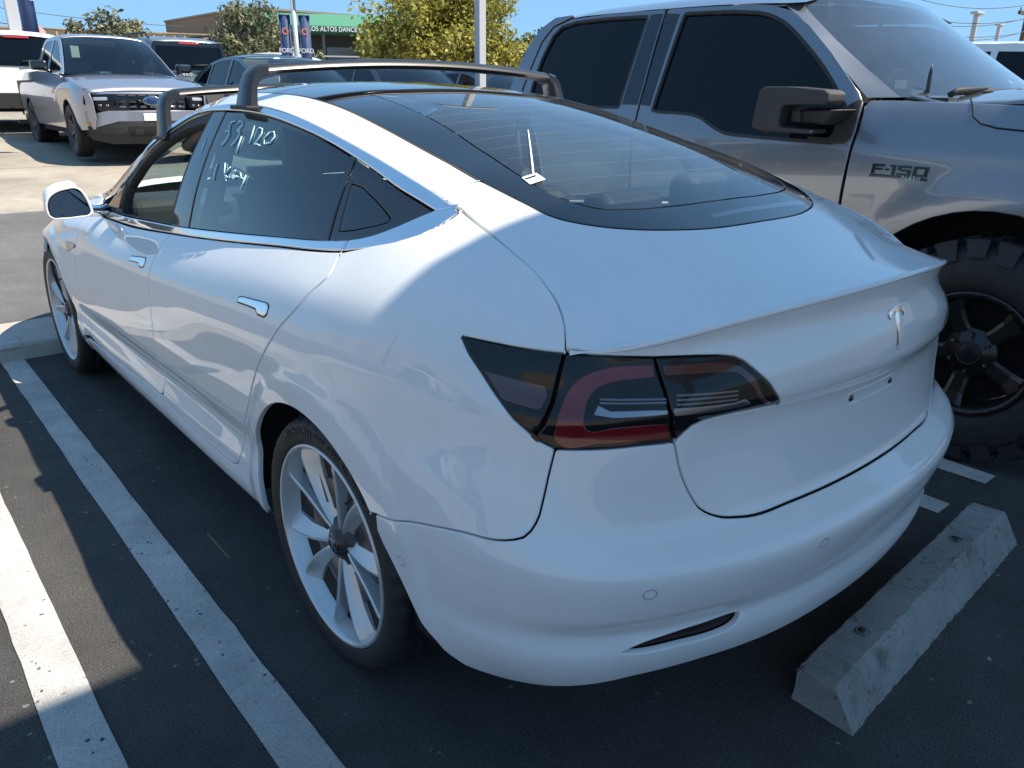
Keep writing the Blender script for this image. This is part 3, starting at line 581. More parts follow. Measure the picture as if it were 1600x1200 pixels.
# ---- cabin side: chrome, pillars, glass
sd = lambda y, z: side(y, z)
wtop = [(2.06,.985),(1.95,1.040),(1.749,1.1886),(1.60,1.248),(1.4388,1.2967),(1.22,1.332),(1.009,1.3443),(.85,1.3435),(.6954,1.3345),(.54,1.315),(.3936,1.290),(.2306,1.2535),(.12,1.226),(.0151,1.1965),(-.07,1.175),(-.1356,1.158)]
wt = smooth_line(wtop, .02)
WT = lambda y: float(np.interp(y, wt[::-1, 0], wt[::-1, 1]))
wlow = smooth_line([(2.16,.928),(1.9,.928),(1.5,.950),(1.133,.975),(.83,1.000),(.39,1.041),(.16,1.063),(.06,1.077),(-.02,1.097),(-.08,1.123),(-.1356,1.158)], .02)
WL = lambda y: float(np.interp(y, wlow[::-1, 0], wlow[::-1, 1]))
k_line = [(y, KZ(y) - .001) for y in np.linspace(-.17, 2.27, 80)]
upper = k_line + [(2.20, .955)] + [tuple(p) for p in wt] + []
lower = [(y, beltz(y)) for y in np.linspace(2.26, .064, 60)] + [(y, WL(y)) for y in np.linspace(.064, 2.16, 60)]
tail = [(.058, beltz(.058)), (-.02, 1.069), (-.107, 1.091), (-.15, 1.108), (-.181, 1.133), (-.188, 1.158), (-.17, KZ(-.17) - .001), (-.1356, 1.159)] + [(y, WL(y)) for y in np.linspace(-.13, .058, 14)]
outS = lambda X: X * [1., 0, 0]
pil_t = lambda y: (y, WT(y) - .001); pil_b = lambda y: (y, WL(y) + .001)
for s in (1, -1):
    fn = sd if s == 1 else mirr(sd)
    panel('upper_chrome', fn, upper, CHROME, car, h=.02, outward=outS, off=.002, gap=.0005, lip=.004, depth=.008, corner=.002)
    panel('belt_chrome', fn, lower, CHROME, car, h=.02, outward=outS, off=.003, gap=.0005, lip=.004, depth=.008, corner=.002)
    panel('quarter_chrome', fn, tail, CHROME, car, h=.012, outward=outS, off=.002, gap=.0005, lip=.003, depth=.010, corner=.002)
    # B pillar applique, C pillar bar, quarter light
    bp = [pil_t(1.11), pil_t(1.06), pil_t(1.005), (1.055, WL(1.055)), pil_b(1.12), pil_b(1.235), (1.17, 1.16)]
    bp = [pil_t(1.115), pil_t(1.06), pil_t(1.008), pil_b(1.058), pil_b(1.14), pil_b(1.235)]
    panel('pillar_trim', fn, bp, BLACKGLOSS, car, h=.02, outward=outS, off=-.006, gap=.001, depth=.02, corner=.003)
    panel('pillar_camera', fn, [(1.083 + .010 * math.cos(R(t)), 1.236 + .026 * math.sin(R(t)) ) for t in range(0, 360, 20)], mat('camera_window', (.05, .06, .10), .15, 0, 1), car, h=.02, outward=outS, off=-.0048, gap=0, lip=.0005, depth=.0008, corner=0)
    cb = [(.238, WT(.238)), (.215, WT(.215)), (.150, WL(.150)), (.176, WL(.176))]
    panel('pillar_bar', fn, cb, BLACKGLOSS, car, h=.02, outward=outS, off=-.004, gap=0, depth=.01, corner=.002)
    gl = [pil_t(y) for y in np.linspace(1.004, .24, 24)] + [pil_b(y) for y in np.linspace(.178, 1.052, 24)]
    panel('rear_door_glass', fn, gl, GLASS_SIDE, car, h=.04, outward=outS, off=-.008, gap=0, corner=.003, flat_edge=True)
    q = [pil_t(y) for y in np.linspace(.213, -.125, 14)] + [pil_b(y) for y in np.linspace(-.125, .148, 14)]
    qi = [(.175,1.195),(.13,1.19),(.07,1.172),(.01,1.152),(-.03,1.137),(-.03,1.128),(.0,1.118),(.07,1.100),(.125,1.09)]
    panel('quarter_light', fn, q, BLACKGLOSS, car, h=.02, outward=outS, off=-.006, gap=.001, holes=[qi], depth=.008, corner=.003)
    panel('quarter_glass', fn, qi, GLASS_SIDE, car, h=.02, outward=outS, off=-.007, gap=-.001, flat_edge=True)
    # front door opening: black weather-strip frame round the lowered window
    fo = [pil_t(y) for y in np.linspace(1.12, 2.0, 30)] + [(2.06,.965),(2.02,.95)] + [pil_b(y) for y in np.linspace(1.98, 1.24, 20)]
    fi_ = [(y, WT(y) - .032) for y in np.linspace(1.165, 1.80, 24)] + [(1.88,1.045),(1.89,.955)] + [(y, WL(y) + .010) for y in np.linspace(1.87, 1.275, 20)]
    fi_[0] = (1.16, WT(1.16) - .034)
    panel('window_seal', fn, fo, BLACKPLAS, car, h=.02, outward=outS, off=-.012, gap=.001, holes=[fi_], depth=.03, corner=.006)
    # mirror triangle
    panel('mirror_corner', fn, [(1.90,.95),(1.895,1.05),(2.02,.985),(2.10,.935)], BLACKGLOSS, car, h=.02, outward=outS, off=-.002, gap=.001)

# ---- tail lamps
for s in (1, -1):
    fn = lowL if s == 1 else mirr(lowL)
    mid = [(.794,.9655),(.712,.9655),(.66,.962),(.622,.9597),(.612,.92),(.598,.86),(.584,.8075)] + [(.65,.8075),(.724,.8025),(.80,.798),(.826,.8075),(.838,.816),(.822,.838),(.808,.88),(.80,.93)]
    outp = [(.799,.9655)] + lightout[1:-1] + [(.842,.8175),(.828,.838),(.814,.88),(.805,.93)]
    inn = [(.618,.9592)] + ltop[4:-1] + [(.5805,.810),(.594,.86),(.608,.92)]
    lamp = empty('tail_lamp', (0, 0, 0), 0, car)
    panel('lamp_outer', fn, outp, LENSBLK, lamp, h=.012, outward=outR, gap=.0012, lip=.003, corner=.004)
    panel('lamp_body', fn, mid, LENSBLK, lamp, h=.012, outward=outR, gap=.0012, lip=.003, corner=.004)
    panel('lamp_inner', fn, inn, LENSBLK, lamp, h=.012, outward=outR, gap=.0012, lip=.003, corner=.004)
    panel('side_reflector', fn, [(.952,.918),(.89,.9125),(.826,.9077),(.822,.891),(.829,.870),(.838,.866),(.87,.869),(.906,.8735)], REDDEEP, lamp, h=.01, outward=outR, off=.0006, gap=0, lip=.0015, depth=.001, corner=.004)
    band_o = [(.624,.9476),(.66,.948),(.70,.9465),(.738,.938),(.764,.925),(.782,.905),(.792,.882),(.800,.84),(.802,.812),(.795,.806),(.72,.8105),(.65,.8145),(.592,.8155)]
    band_i = [(.600,.848),(.65,.8465),(.70,.843),(.744,.838),(.750,.842),(.752,.855),(.750,.875),(.742,.897),(.728,.911),(.706,.919),(.66,.925),(.623,.9275)]
    band = [tuple(p) for p in smooth_line(band_o, .01)] + [tuple(p) for p in smooth_line(band_i, .01)]
    panel('red_band', fn, band, REDLENS, lamp, h=.01, outward=outR, off=.0007, gap=0, lip=.002, depth=.001, corner=.003)
    band2 = [tuple(p) for p in smooth_line([(.604,.945),(.55,.946),(.49,.945),(.452,.938),(.425,.912),(.395,.868),(.37,.857)], .01)] + [tuple(p) for p in smooth_line([(.385,.857),(.41,.872),(.436,.905),(.46,.926),(.50,.931),(.55,.931),(.602,.930)], .01)]
    panel('red_edge', fn, band2, REDDEEP, lamp, h=.01, outward=outR, off=.0007, gap=0, lip=.001, depth=.001, corner=.002)
    for q in ([(.735,.866),(.728,.882),(.706,.873),(.64,.875),(.603,.874),(.603,.866),(.70,.862)], [(.592,.876),(.53,.8745),(.47,.874),(.445,.878),(.43,.866),(.45,.864),(.53,.862),(.590,.862)]):
        panel('lamp_strip', fn, q, CLEARTRIM, lamp, h=.008, outward=outR, off=.0006, gap=0, lip=.001, depth=.001, corner=.003)
    for zz in (.880, .888, .896):
        panel('led_bar', fn, [(.586,zz),(.52,zz-.001),(.462,zz-.002),(.462,zz+.0015),(.52,zz+.0025),(.586,zz+.0035)], mat('led_grey', (.09, .09, .1), .3, 0, 1), lamp, h=.008, outward=outR, off=.0005, gap=0, lip=.0005, depth=.001, corner=0)
    for zz in (.884, .890):
        panel('led_bar', fn, [(.725,zz),(.64,zz+.001),(.605,zz+.001),(.605,zz+.0045),(.64,zz+.0045),(.725,zz+.0035)], mat('led_grey', (.09, .09, .1), .3, 0, 1), lamp, h=.008, outward=outR, off=.0005, gap=0, lip=.0005, depth=.001, corner=0)

# ---- badge, plate holes, sensors
ec = .956
T1 = [(-.036,.030),(-.030,.034),(-.012,.0385),(.012,.0385),(.030,.034),(.036,.030),(.034,.020),(.030,.014),(.028,.022),(.018,.026),(.0075,.0275),(.0075,.022),(.0045,-.012),(.0,-.052),(-.0045,-.012),(-.0075,.022),(-.0075,.0275),(-.018,.026),(-.028,.022),(-.030,.014),(-.034,.020)]
panel('boot_badge', lowL, [(a, ec + b) for a, b in T1], CHROME, boot, h=.006, outward=outR, off=.004, gap=0, lip=.0012, depth=.004, corner=0)
for s in (-1, 1):
    p = low(s * .089, .803); b = MB(); b.lathe([(.0, -.002), (.0035, -.0025), (.0065, -.001), (.008, .0015), (.0085, .004)], 16, 'y', (p[0], p[1] - .002, p[2])); b.build('plate_screw', BLACKGLOSS, boot)
pr = [(-.105,.787),(.105,.787),(.105,.819),(-.105,.819)]
pi_ = [(-.102,.790),(.102,.790),(.102,.816),(-.102,.816)]
panel('plate_ridge', lowL, pr, PAINT, boot, h=.02, outward=outR, off=.0022, gap=0, lip=.002, depth=.003, holes=[pi_], corner=.008)
for v, z in ((1.122,.471),(.634,.540),(.24,.545),(-.24,.545),(-.634,.540),(-1.122,.471)):
    c = [(v + .0125 * math.cos(R(t)), z + .0125 * math.sin(R(t))) for t in range(0, 360, 20)]
    c2 = [(v + .0105 * math.cos(R(t)), z + .0105 * math.sin(R(t))) for t in range(0, 360, 20)]
    panel('sensor_ring', lowL, c, mat('sensor_gap', (.25, .26, .27), .5), car, h=.01, outward=outR, off=.0003, gap=0, lip=.0005, depth=.0005, holes=[c2], corner=0)

# ---- door mirrors
def mirror(s):
    par = empty('door_mirror', (0, 0, 0), 0, car)
    cx, cy, cz = -.957, 1.93, .979
    rim = [(-.080,-.050),(-.068,-.064),(-.03,-.068),(.04,-.066),(.085,-.058),(.092,-.045),(.090,-.03),(.075,.03),(.058,.062),(.040,.072),(.015,.070),(-.045,.052),(-.070,.030),(-.083,-.01)]
    rim = smooth_line([(a * .95, c * .86) for a, c in rim + rim[:1]], .01)[:-1]; n = len(rim)
    b = MB(); V_ = []; F_ = []
    for k, (sc, dy) in enumerate(((.90, .004), (1.0, 0), (1.02, .012), (1.0, .04), (.90, .075), (.68, .105), (.35, .122), (.03, .127))):
        for a, c in rim: V_.append((cx + a * sc, cy + dy, cz + c * sc + (.006 * k if k > 3 else 0)))
    for k in range(7):
        for i in range(n): F_.append((k * n + i, k * n + (i + 1) % n, (k + 1) * n + (i + 1) % n, (k + 1) * n + i))
    V_ = [(s * a * -1 if s < 0 else a, y, z) for a, y, z in V_] if s < 0 else V_
    if s < 0: V_ = [(-abs(a) if False else a, y, z) for a, y, z in V_]
    b.add(V_, F_, True); b.build('mirror_shell', PAINT, par)
    b = MB(); W = [((cx + a * .91) * s * (1), cy + .006, cz + c * .91) for a, c in rim]
    b.add(W, [tuple(range(n))]); b.build('mirror_frame', BLACKGLOSS, par)
    b = MB(); W = [((cx + a * .84) * s, cy + .003, cz + c * .84) for a, c in rim]
    b.add(W, [tuple(range(n))]); b.build('mirror_face', MIRROR, par)
    b = MB(); b.tube([(-.79 * s, 2.06, .925), (-.84 * s, 2.03, .930), (-.90 * s, 2.0, .945)], [.028, .022, .03], 10); b.build('mirror_arm', CHROME, par)
    return par
mirror(1)
m2 = mirror(1)
m2.scale = (-1, 1, 1)

# ---- wheels
def wheel(x, y, side, phase):
    w = empty('wheel', (x, y, .335), 0, car)
    if side > 0: w.rotation_euler = (0, 0, math.pi)
    # local: outer face towards -x; x0 = middle of tyre
    t = MB(); N = 160
    prof = [(.262,-.100),(.268,-.108),(.276,-.111),(.292,-.1165),(.306,-.1155),(.318,-.110),(.327,-.099),(.3325,-.088),(.335,-.072),(.3355,-.052),(.330,-.050),(.330,-.043),(.3358,-.041),(.336,-.012),(.330,-.010),(.330,.010),(.336,.012),(.3358,.041),(.330,.043),(.330,.05),(.3355,.052),(.335,.072),(.3325,.088),(.327,.099),(.318,.110),(.30,.116),(.27,.105),(.255,.09)]
    Vv = []; Ff = []; p = len(prof)
    for k in range(N):
        a = 2 * math.pi * k / N; g = (k % 4 == 0)
        for j, (r, h) in enumerate(prof):
            if g and 5 <= j <= 8: r -= .0045
            if g and 20 <= j <= 23: r -= .0045
            sk = (h + .08) * .35 if j >= 5 else 0
            Vv.append((h, r * math.cos(a + sk * .3), r * math.sin(a + sk * .3)))
    for k in range(N):
        for j in range(p - 1): Ff.append((k * p + j, ((k + 1) % N) * p + j, ((k + 1) % N) * p + j + 1, k * p + j + 1))
    t.add(Vv, Ff, True); t.build('tyre', RUBBER, w)
    b = MB(); b.lathe([(.2655,-.1045),(.2655,-.1085),(.262,-.1115),(.258,-.1110),(.2545,-.1075),(.2525,-.098),(.248,-.086),(.240,-.07),(.232,-.04),(.23,.0),(.235,.07),(.255,.10)], 96, 'x'); b.build('rim', SILVER, w)
    b = MB(); b.lathe([(.2445,-.064),(.2,-.058),(.06,-.050)], 64, 'x'); b.build('wheel_back', mat('wheel_shadow', (.012, .012, .013), .7), w)  # black disc closing the wheel, in place of the shade behind the blades
    b = MB(); b.lathe([(.165,-.056),(.165,-.062),(.16,-.064),(.085,-.064),(.08,-.05)], 64, 'x'); b.build('brake_disc', BRAKE, w)
    b = MB()
    for q in range(9):
        pass
    b.lathe([(.178,-.074),(.178,-.05),(.105,-.05),(.105,-.074),(.178,-.074)], 12, 'x', (0, 0, 0), R(15 + phase * 0), R(62 + phase * 0), smooth=False); b.build('brake_caliper', CALIPER, w)
    b = MB(); b.lathe([(.0,-.090),(.028,-.0895),(.034,-.087),(.037,-.080),(.040,-.078),(.062,-.070),(.068,-.055),(.07,-.03)], 40, 'x'); b.build('hub', SILVER2, w)
    b = MB(); b.lathe([(.0,-.0935),(.020,-.0935),(.026,-.0925),(.029,-.089)], 32, 'x'); b.build('hub_cap', BLACKGLOSS, w)
    b = MB(); sc = .42; b.prism([(a * sc, c * sc) for a, c in T1], -.0955, -.0930, 'x'); b.build('cap_badge', CHROME, w)
    # ten swept blades in mirrored pairs
    for k in range(10):
        d = 1 if k % 2 else -1; th0 = phase + k * R(36); Vv = []; m = 12
        for i in range(m):
            q = i / (m - 1); r = .046 + (.2535 - .046) * q
            al = th0 + d * (R(-15) + R(9) * q ** .8 + R(3) * q ** 3)            # sharp leading edge
            wd = (.026 + .014 * q + .010 * max(0, q - .6) / .4) / r
            xo = -.077 - .024 * q ** .7 + (.006 * max(0, q - .9) / .1)
            for a_, xx in ((al, xo + .040), (al, xo + .003), (al + d * .0035 / r, xo), (al + d * .0085 / r, xo), (al + d * wd * .55, xo + .012 + .004 * q), (al + d * wd, xo + .020 + .012 * q), (al + d * wd, xo + .050)):
                Vv.append((xx, r * math.cos(a_), r * math.sin(a_)))
        n = 7; Ff = [(i * n + j, i * n + (j + 1) % n, (i + 1) * n + (j + 1) % n, (i + 1) * n + j) for i in range(m - 1) for j in range(n)]
        Ff += [tuple(range(n)), tuple(range((m - 1) * n, m * n))]
        b = MB(); b.add(Vv, Ff, True); o_ = b.build('spoke', SILVER, w); o_.data.set_sharp_from_angle(angle=R(28))
    b = MB(); b.tube([(-.10, .244 * math.cos(2.2), .244 * math.sin(2.2)), (-.118, .225 * math.cos(2.2), .225 * math.sin(2.2))], .004, 8); b.build('valve', BLACKPLAS, w)
    return w
W1 = wheel(-.785, 0, -1, R(97))
W2 = wheel(-.785, 2.875, -1, R(60))
W3 = wheel(.785, 0, 1, R(20))
W4 = wheel(.785, 2.875, 1, R(75))
# ================================================================ ground
def noise_node(nt, scale, detail=4, rough=.6, vec=None, kind='ShaderNodeTexNoise'):
    n = nt.nodes.new(kind); n.inputs['Scale'].default_value = scale
    if 'Detail' in n.inputs: n.inputs['Detail'].default_value = detail
    if kind == 'ShaderNodeTexNoise': n.inputs['Roughness'].default_value = rough
    if vec is not None: nt.links.new(vec, n.inputs['Vector'])
    return n
def ramp(nt, src, stops):
    r = nt.nodes.new('ShaderNodeValToRGB'); e = r.color_ramp.elements
    while len(e) < len(stops): e.new(.5)
    for k, (p, c) in enumerate(stops): e[k].position = p; e[k].color = (*c, 1) if len(c) == 3 else c
    nt.links.new(src, r.inputs[0]); return r
def mixc(nt, a, b, fac, mode='MIX'):
    m = nt.nodes.new('ShaderNodeMix'); m.data_type = 'RGBA'; m.blend_type = mode
    for sock, v in ((m.inputs[6], a), (m.inputs[7], b), (m.inputs[0], fac)):
        if hasattr(v, 'links'): nt.links.new(v, sock)
        else: sock.default_value = v if not isinstance(v, tuple) else (*v, 1)
    return m.outputs[2]
def ground_mat(name, c1, c2, speck, sp_scale, patch=(.8, 1.15), bump=.5, bdist=.006, spk=(.62, .75), rough=.85, cracks=0., stain=None):
    m = bpy.data.materials.new(name); m.use_nodes = True; MATS[name] = m; nt = m.node_tree; b = nt.nodes['Principled BSDF']
    g = nt.nodes.new('ShaderNodeNewGeometry'); pos = g.outputs['Position']
    fine = noise_node(nt, sp_scale, 6, .78, pos); mid = noise_node(nt, 6, 5, .65, pos); big = noise_node(nt, .6, 4, .55, pos)
    base = mixc(nt, c1, c2, ramp(nt, fine.outputs['Fac'], [(.35, (0, 0, 0)), (.65, (1, 1, 1))]).outputs[0])
    v = noise_node(nt, sp_scale * .55, 0, .5, pos, 'ShaderNodeTexVoronoi'); v.inputs['Randomness'].default_value = 1
    sp = ramp(nt, v.outputs['Color'], [(spk[0], (0, 0, 0)), (spk[1], (1, 1, 1))])
    col = mixc(nt, base, speck, sp.outputs[0])
    pm = ramp(nt, mid.outputs['Fac'], [(.3, (patch[0],) * 3), (.7, (patch[1],) * 3)]); col = mixc(nt, col, pm.outputs[0], 1.0, 'MULTIPLY')
    pb = ramp(nt, big.outputs['Fac'], [(.33, (.74,) * 3), (.67, (1.18,) * 3)]); col = mixc(nt, col, pb.outputs[0], 1.0, 'MULTIPLY')
    if stain:
        s = noise_node(nt, stain[1], 3, .5, pos); sr = ramp(nt, s.outputs['Fac'], [(stain[2], (0, 0, 0)), (stain[2] + .07, (1, 1, 1))]); col = mixc(nt, col, stain[0], sr.outputs[0])
    hgt = fine.outputs['Fac']
    if cracks:
        w = noise_node(nt, 2.0, 5, .7, pos); mp = nt.nodes.new('ShaderNodeVectorMath'); mp.operation = 'ADD'; nt.links.new(pos, mp.inputs[0])
        sc = nt.nodes.new('ShaderNodeVectorMath'); sc.operation = 'SCALE'; sc.inputs['Scale'].default_value = .35; nt.links.new(w.outputs['Color'], sc.inputs[0]); nt.links.new(sc.outputs[0], mp.inputs[1])
        cv = nt.nodes.new('ShaderNodeTexVoronoi'); cv.feature = 'DISTANCE_TO_EDGE'; cv.inputs['Scale'].default_value = cracks; nt.links.new(mp.outputs[0], cv.inputs['Vector'])
        cr = ramp(nt, cv.outputs['Distance'], [(.0, (.45, .44, .42)), (.008, (1, 1, 1))]); col = mixc(nt, col, cr.outputs[0], 1.0, 'MULTIPLY')
    nt.links.new(col, b.inputs['Base Color']); b.inputs['Roughness'].default_value = rough; b.inputs['Specular IOR Level'].default_value = .35
    bp = nt.nodes.new('ShaderNodeBump'); bp.inputs['Strength'].default_value = bump; bp.inputs['Distance'].default_value = bdist
    nt.links.new(hgt, bp.inputs['Height']); nt.links.new(bp.outputs[0], b.inputs['Normal'])
    return m
ASPHALT = ground_mat('asphalt', (.014, .014, .015), (.158, .152, .144), (.38, .37, .35), 190, (.78, 1.18), 1.0, .012, (.93, .98), .8, 0, ((.05, .05, .05), 1.1, .66))
ASPHALT2 = ground_mat('worn_asphalt', (.09, .09, .09), (.17, .168, .165), (.32, .31, .30), 300, (.85, 1.1), .8, .004, (.88, .96), .85)
CONCRETE = ground_mat('concrete_paving', (.27, .24, .195), (.36, .325, .27), (.21, .185, .155), 90, (.85, 1.08), .3, .004, (.84, .97), .9, .16, ((.23, .205, .175), .5, .60))
KERBM = ground_mat('kerb_concrete', (.42, .385, .33), (.52, .48, .42), (.32, .29, .25), 120, (.88, 1.06), .4, .003, (.86, .97), .9)
LINE = ground_mat('worn_white_paint', (.50, .49, .465), (.90, .88, .84), (.12, .12, .12), 200, (.72, 1.06), 1.0, .010, (.90, .94), .75)

def terr(y):
    return 0. if y < 3.77 else .09 + .045 * (min(y, 18.) - 3.77)
ys = [-120, 3.27]; b = MB(); b.add([(-150, -120, 0), (150, -120, 0), (150, 3.27, 0), (-150, 3.27, 0)], [(0, 1, 2, 3)]); o = b.build('parking_lot', ASPHALT); tag(o, kind='structure')
yy = [3.76, 7.47]; b = MB(); b.add([(-150, 3.76, terr(3.771) - .002), (150, 3.76, terr(3.771) - .002), (150, 7.47, terr(7.47)), (-150, 7.47, terr(7.47))], [(0, 1, 2, 3)]); o = b.build('drive_aisle', ASPHALT2); tag(o, kind='structure')
b = MB(); yy = [7.47, 18, 400]; b.add([(x, y, terr(y) + (.004 if y < 8 else 0)) for y in yy for x in (-400, 400)], [(0, 1, 3, 2), (2, 3, 5, 4)]); o = b.build('concrete_apron', CONCRETE); tag(o, kind='structure')
# raised kerb strip in front of the stalls, in cast lengths
x = -7.0; k = 0
while x < 9:
    b = MB(); n = 1.83
    prof = [(3.262, 0), (3.272, .072), (3.280, .084), (3.292, .090), (3.768, .0915), (3.772, .0)]
    V_ = [(xx, y, z) for xx in (x + .002, x + n - .004) for y, z in prof]; m = len(prof)
    b.add(V_, [(i, i + 1, m + i + 1, m + i) for i in range(m - 1)] + [tuple(range(m)), tuple(range(m, 2 * m))])
    o = b.build('kerb', KERBM); tag(o, kind='structure'); x += n; k += 1
# stall lines, painted in pairs
STRIPES = [(-1.540, -1.424), (-1.169, -1.058), (1.130, 1.235), (1.508, 1.615), (3.86, 3.965), (4.24, 4.345)]
for a, c in STRIPES:
    b = MB(); n = 40; V_ = []
    for i in range(n + 1):
        y = -.70 + (3.262 + .70) * i / n
        V_ += [(a + rng.normal(0, .0013), y - .02 * (a > 1.4), .004), (c + rng.normal(0, .0013), y - .02 * (a > 1.4), .004)]
    b.add(V_, [(2 * i, 2 * i + 1, 2 * i + 3, 2 * i + 2) for i in range(n)]); o = b.build('stall_line', LINE); tag(o, kind='structure')
# the stripe nearest the sedan runs on over the kerb
for a, c in STRIPES[:2]:
    b = MB(); P = [(3.268, .074), (3.278, .0855), (3.291, .0935), (3.50, .0945)]
    b.add([(q, y - .004, z + .0005) for y, z in P for q in (a, c)], [(2 * i, 2 * i + 1, 2 * i + 3, 2 * i + 2) for i in range(3)]); o = b.build('kerb_line', LINE); tag(o, kind='structure')

# wheel stop
STOPM = ground_mat('weathered_concrete', (.21, .205, .195), (.34, .33, .315), (.15, .145, .14), 200, (.80, 1.1), .8, .005, (.84, .95), .92, 3.2, ((.17, .165, .155), 7., .62))
bm = bmesh.new(); prof = [(-.858, 0), (-.858, .035), (-.860, .098), (-.867, .106), (-.956, .108), (-.968, .100), (-1.010, .016), (-1.016, 0)]
xs = np.linspace(-.100, 1.125, 64); rings = []
for i, x in enumerate(xs):
    e = min(i, 63 - i); ch = [0.012, .004, .001][e] if e < 3 else 0
    ring = []
    for j, (y, z) in enumerate(prof):
        dz = rng.normal(0, .0012); dy = rng.normal(0, .0012)
        zz = z - (ch if z > .05 else 0) + (dz if z > .01 else 0); yy_ = y + dy + .058 * (x + .1) / 1.225
        q = x
        if i < 3 and j in (1, 2, 3, 4): zz -= .012 * (1 - i / 3) * random.random(); q += .022 * (1 - i / 3) * random.random() * (1.4 if j < 4 else .4)
        ring.append(bm.verts.new((q, yy_, max(0, zz))))
    rings.append(ring)
for a, c in zip(rings[:-1], rings[1:]):
    for j in range(7): bm.faces.new((a[j], a[j + 1], c[j + 1], c[j]))
bm.faces.new(rings[0]); bm.faces.new(rings[-1])
b = MB(); b.bm(bm); stop = b.build('wheel_stop', STOPM); tag(stop, 'grey cracked concrete wheel stop with broken corner behind the white sedan', 'wheel stop')
for x in (.14, .80):
    b = MB(); b.lathe([(.0, .1035), (.013, .1045), (.016, .1075), (.018, .1093)], 14, 'z', (x, -.912 + .058 * (x + .1) / 1.225, 0)); b.lathe([(0, .108), (.009, .1095), (.0095, .112), (0, .1135)], 10, 'z', (x, -.912 + .058 * (x + .1) / 1.225, 0)); b.build('anchor_pin', mat('rusty_steel', (.05, .035, .028), .7, .4), stop)

# ================================================================ unseen canopy added behind the camera to cast the shade over the sedan's tail
H = 4.3; ye = .18 - .52 * H / 1.0
can = empty('shade_canopy', (2.5, ye, 0)); tag(can, 'flat white shade canopy on posts behind the parked sedan, shading its tail', 'canopy')
CANW = mat('canopy_white', (.72, .71, .69), .7, noise=.05)
b = MB(); b.box((-3.6, -2.9, H + .002), (4.2, 0, H + .22), .02); b.build('roof', CANW, can)
for x in (-3.3, 3.9):
    b = MB(); b.box((x - .09, -1.75, 0), (x + .09, -1.57, H)); b.build('post', CANW, can)

# ================================================================ vehicles
def arc(cy, cz, r, a0, a1, n=18): return [(cy + r * math.cos(R(a0 + (a1 - a0) * i / n)), cz + r * math.sin(R(a0 + (a1 - a0) * i / n))) for i in range(n + 1)]
def simple_wheel(par, x, y, rt, rr, wd, rim, spokes=6, name='wheel', dark=False):
    """tyre and spoked rim; the outer face looks towards the sign of x"""
    w = empty(name, (x, y, rt), 0 if x > 0 else math.pi, par)
    b = MB(); h = wd / 2
    b.lathe([(rr, h * .8), (rr + .01, h * .95), ((rr + rt) / 2, h * 1.04), (rt - .02, h * .94), (rt - .003, h * .72), (rt, h * .3), (rt, -h * .3), (rt - .003, -h * .72), (rt - .02, -h * .94), (rr, -h * .8)], 40, 'x'); b.build('tyre', RUBBER, w)
    b = MB(); b.lathe([(rr + .004, h * .82), (rr, h * .86), (rr - .012, h * .80), (rr - .025, h * .4), (rr - .03, -h * .6)], 32, 'x'); b.build('rim', rim, w)
    b = MB(); b.lathe([(rr - .02, h * .12), (0, h * .12)], 24, 'x'); b.build('wheel_back', DARK, w)
    for k in range(spokes):
        a = 2 * math.pi * k / spokes + .3; c, s = math.cos(a), math.sin(a); V_ = []
        for r, hw, xo in ((.03, .022, h * .62), (rr * .55, .020, h * .68), (rr - .012, .030, h * .74)):
            for q, xx in ((-hw, xo - .03), (-hw * .6, xo), (hw * .6, xo), (hw, xo - .03)): V_.append((xx, r * c - q * s, r * s + q * c))
        b = MB(); b.add(V_, [(i * 4 + j, i * 4 + j + 1, i * 4 + j + 5, i * 4 + j + 4) for i in (0, 1) for j in range(3)] + [(8, 9, 10, 11)]); b.build('spoke', rim, w)
    b = MB(); b.lathe([(0, h * .78), (.03, h * .77), (.05, h * .66), (.055, h * .4)], 20, 'x'); b.build('hub', rim, w)
    return w
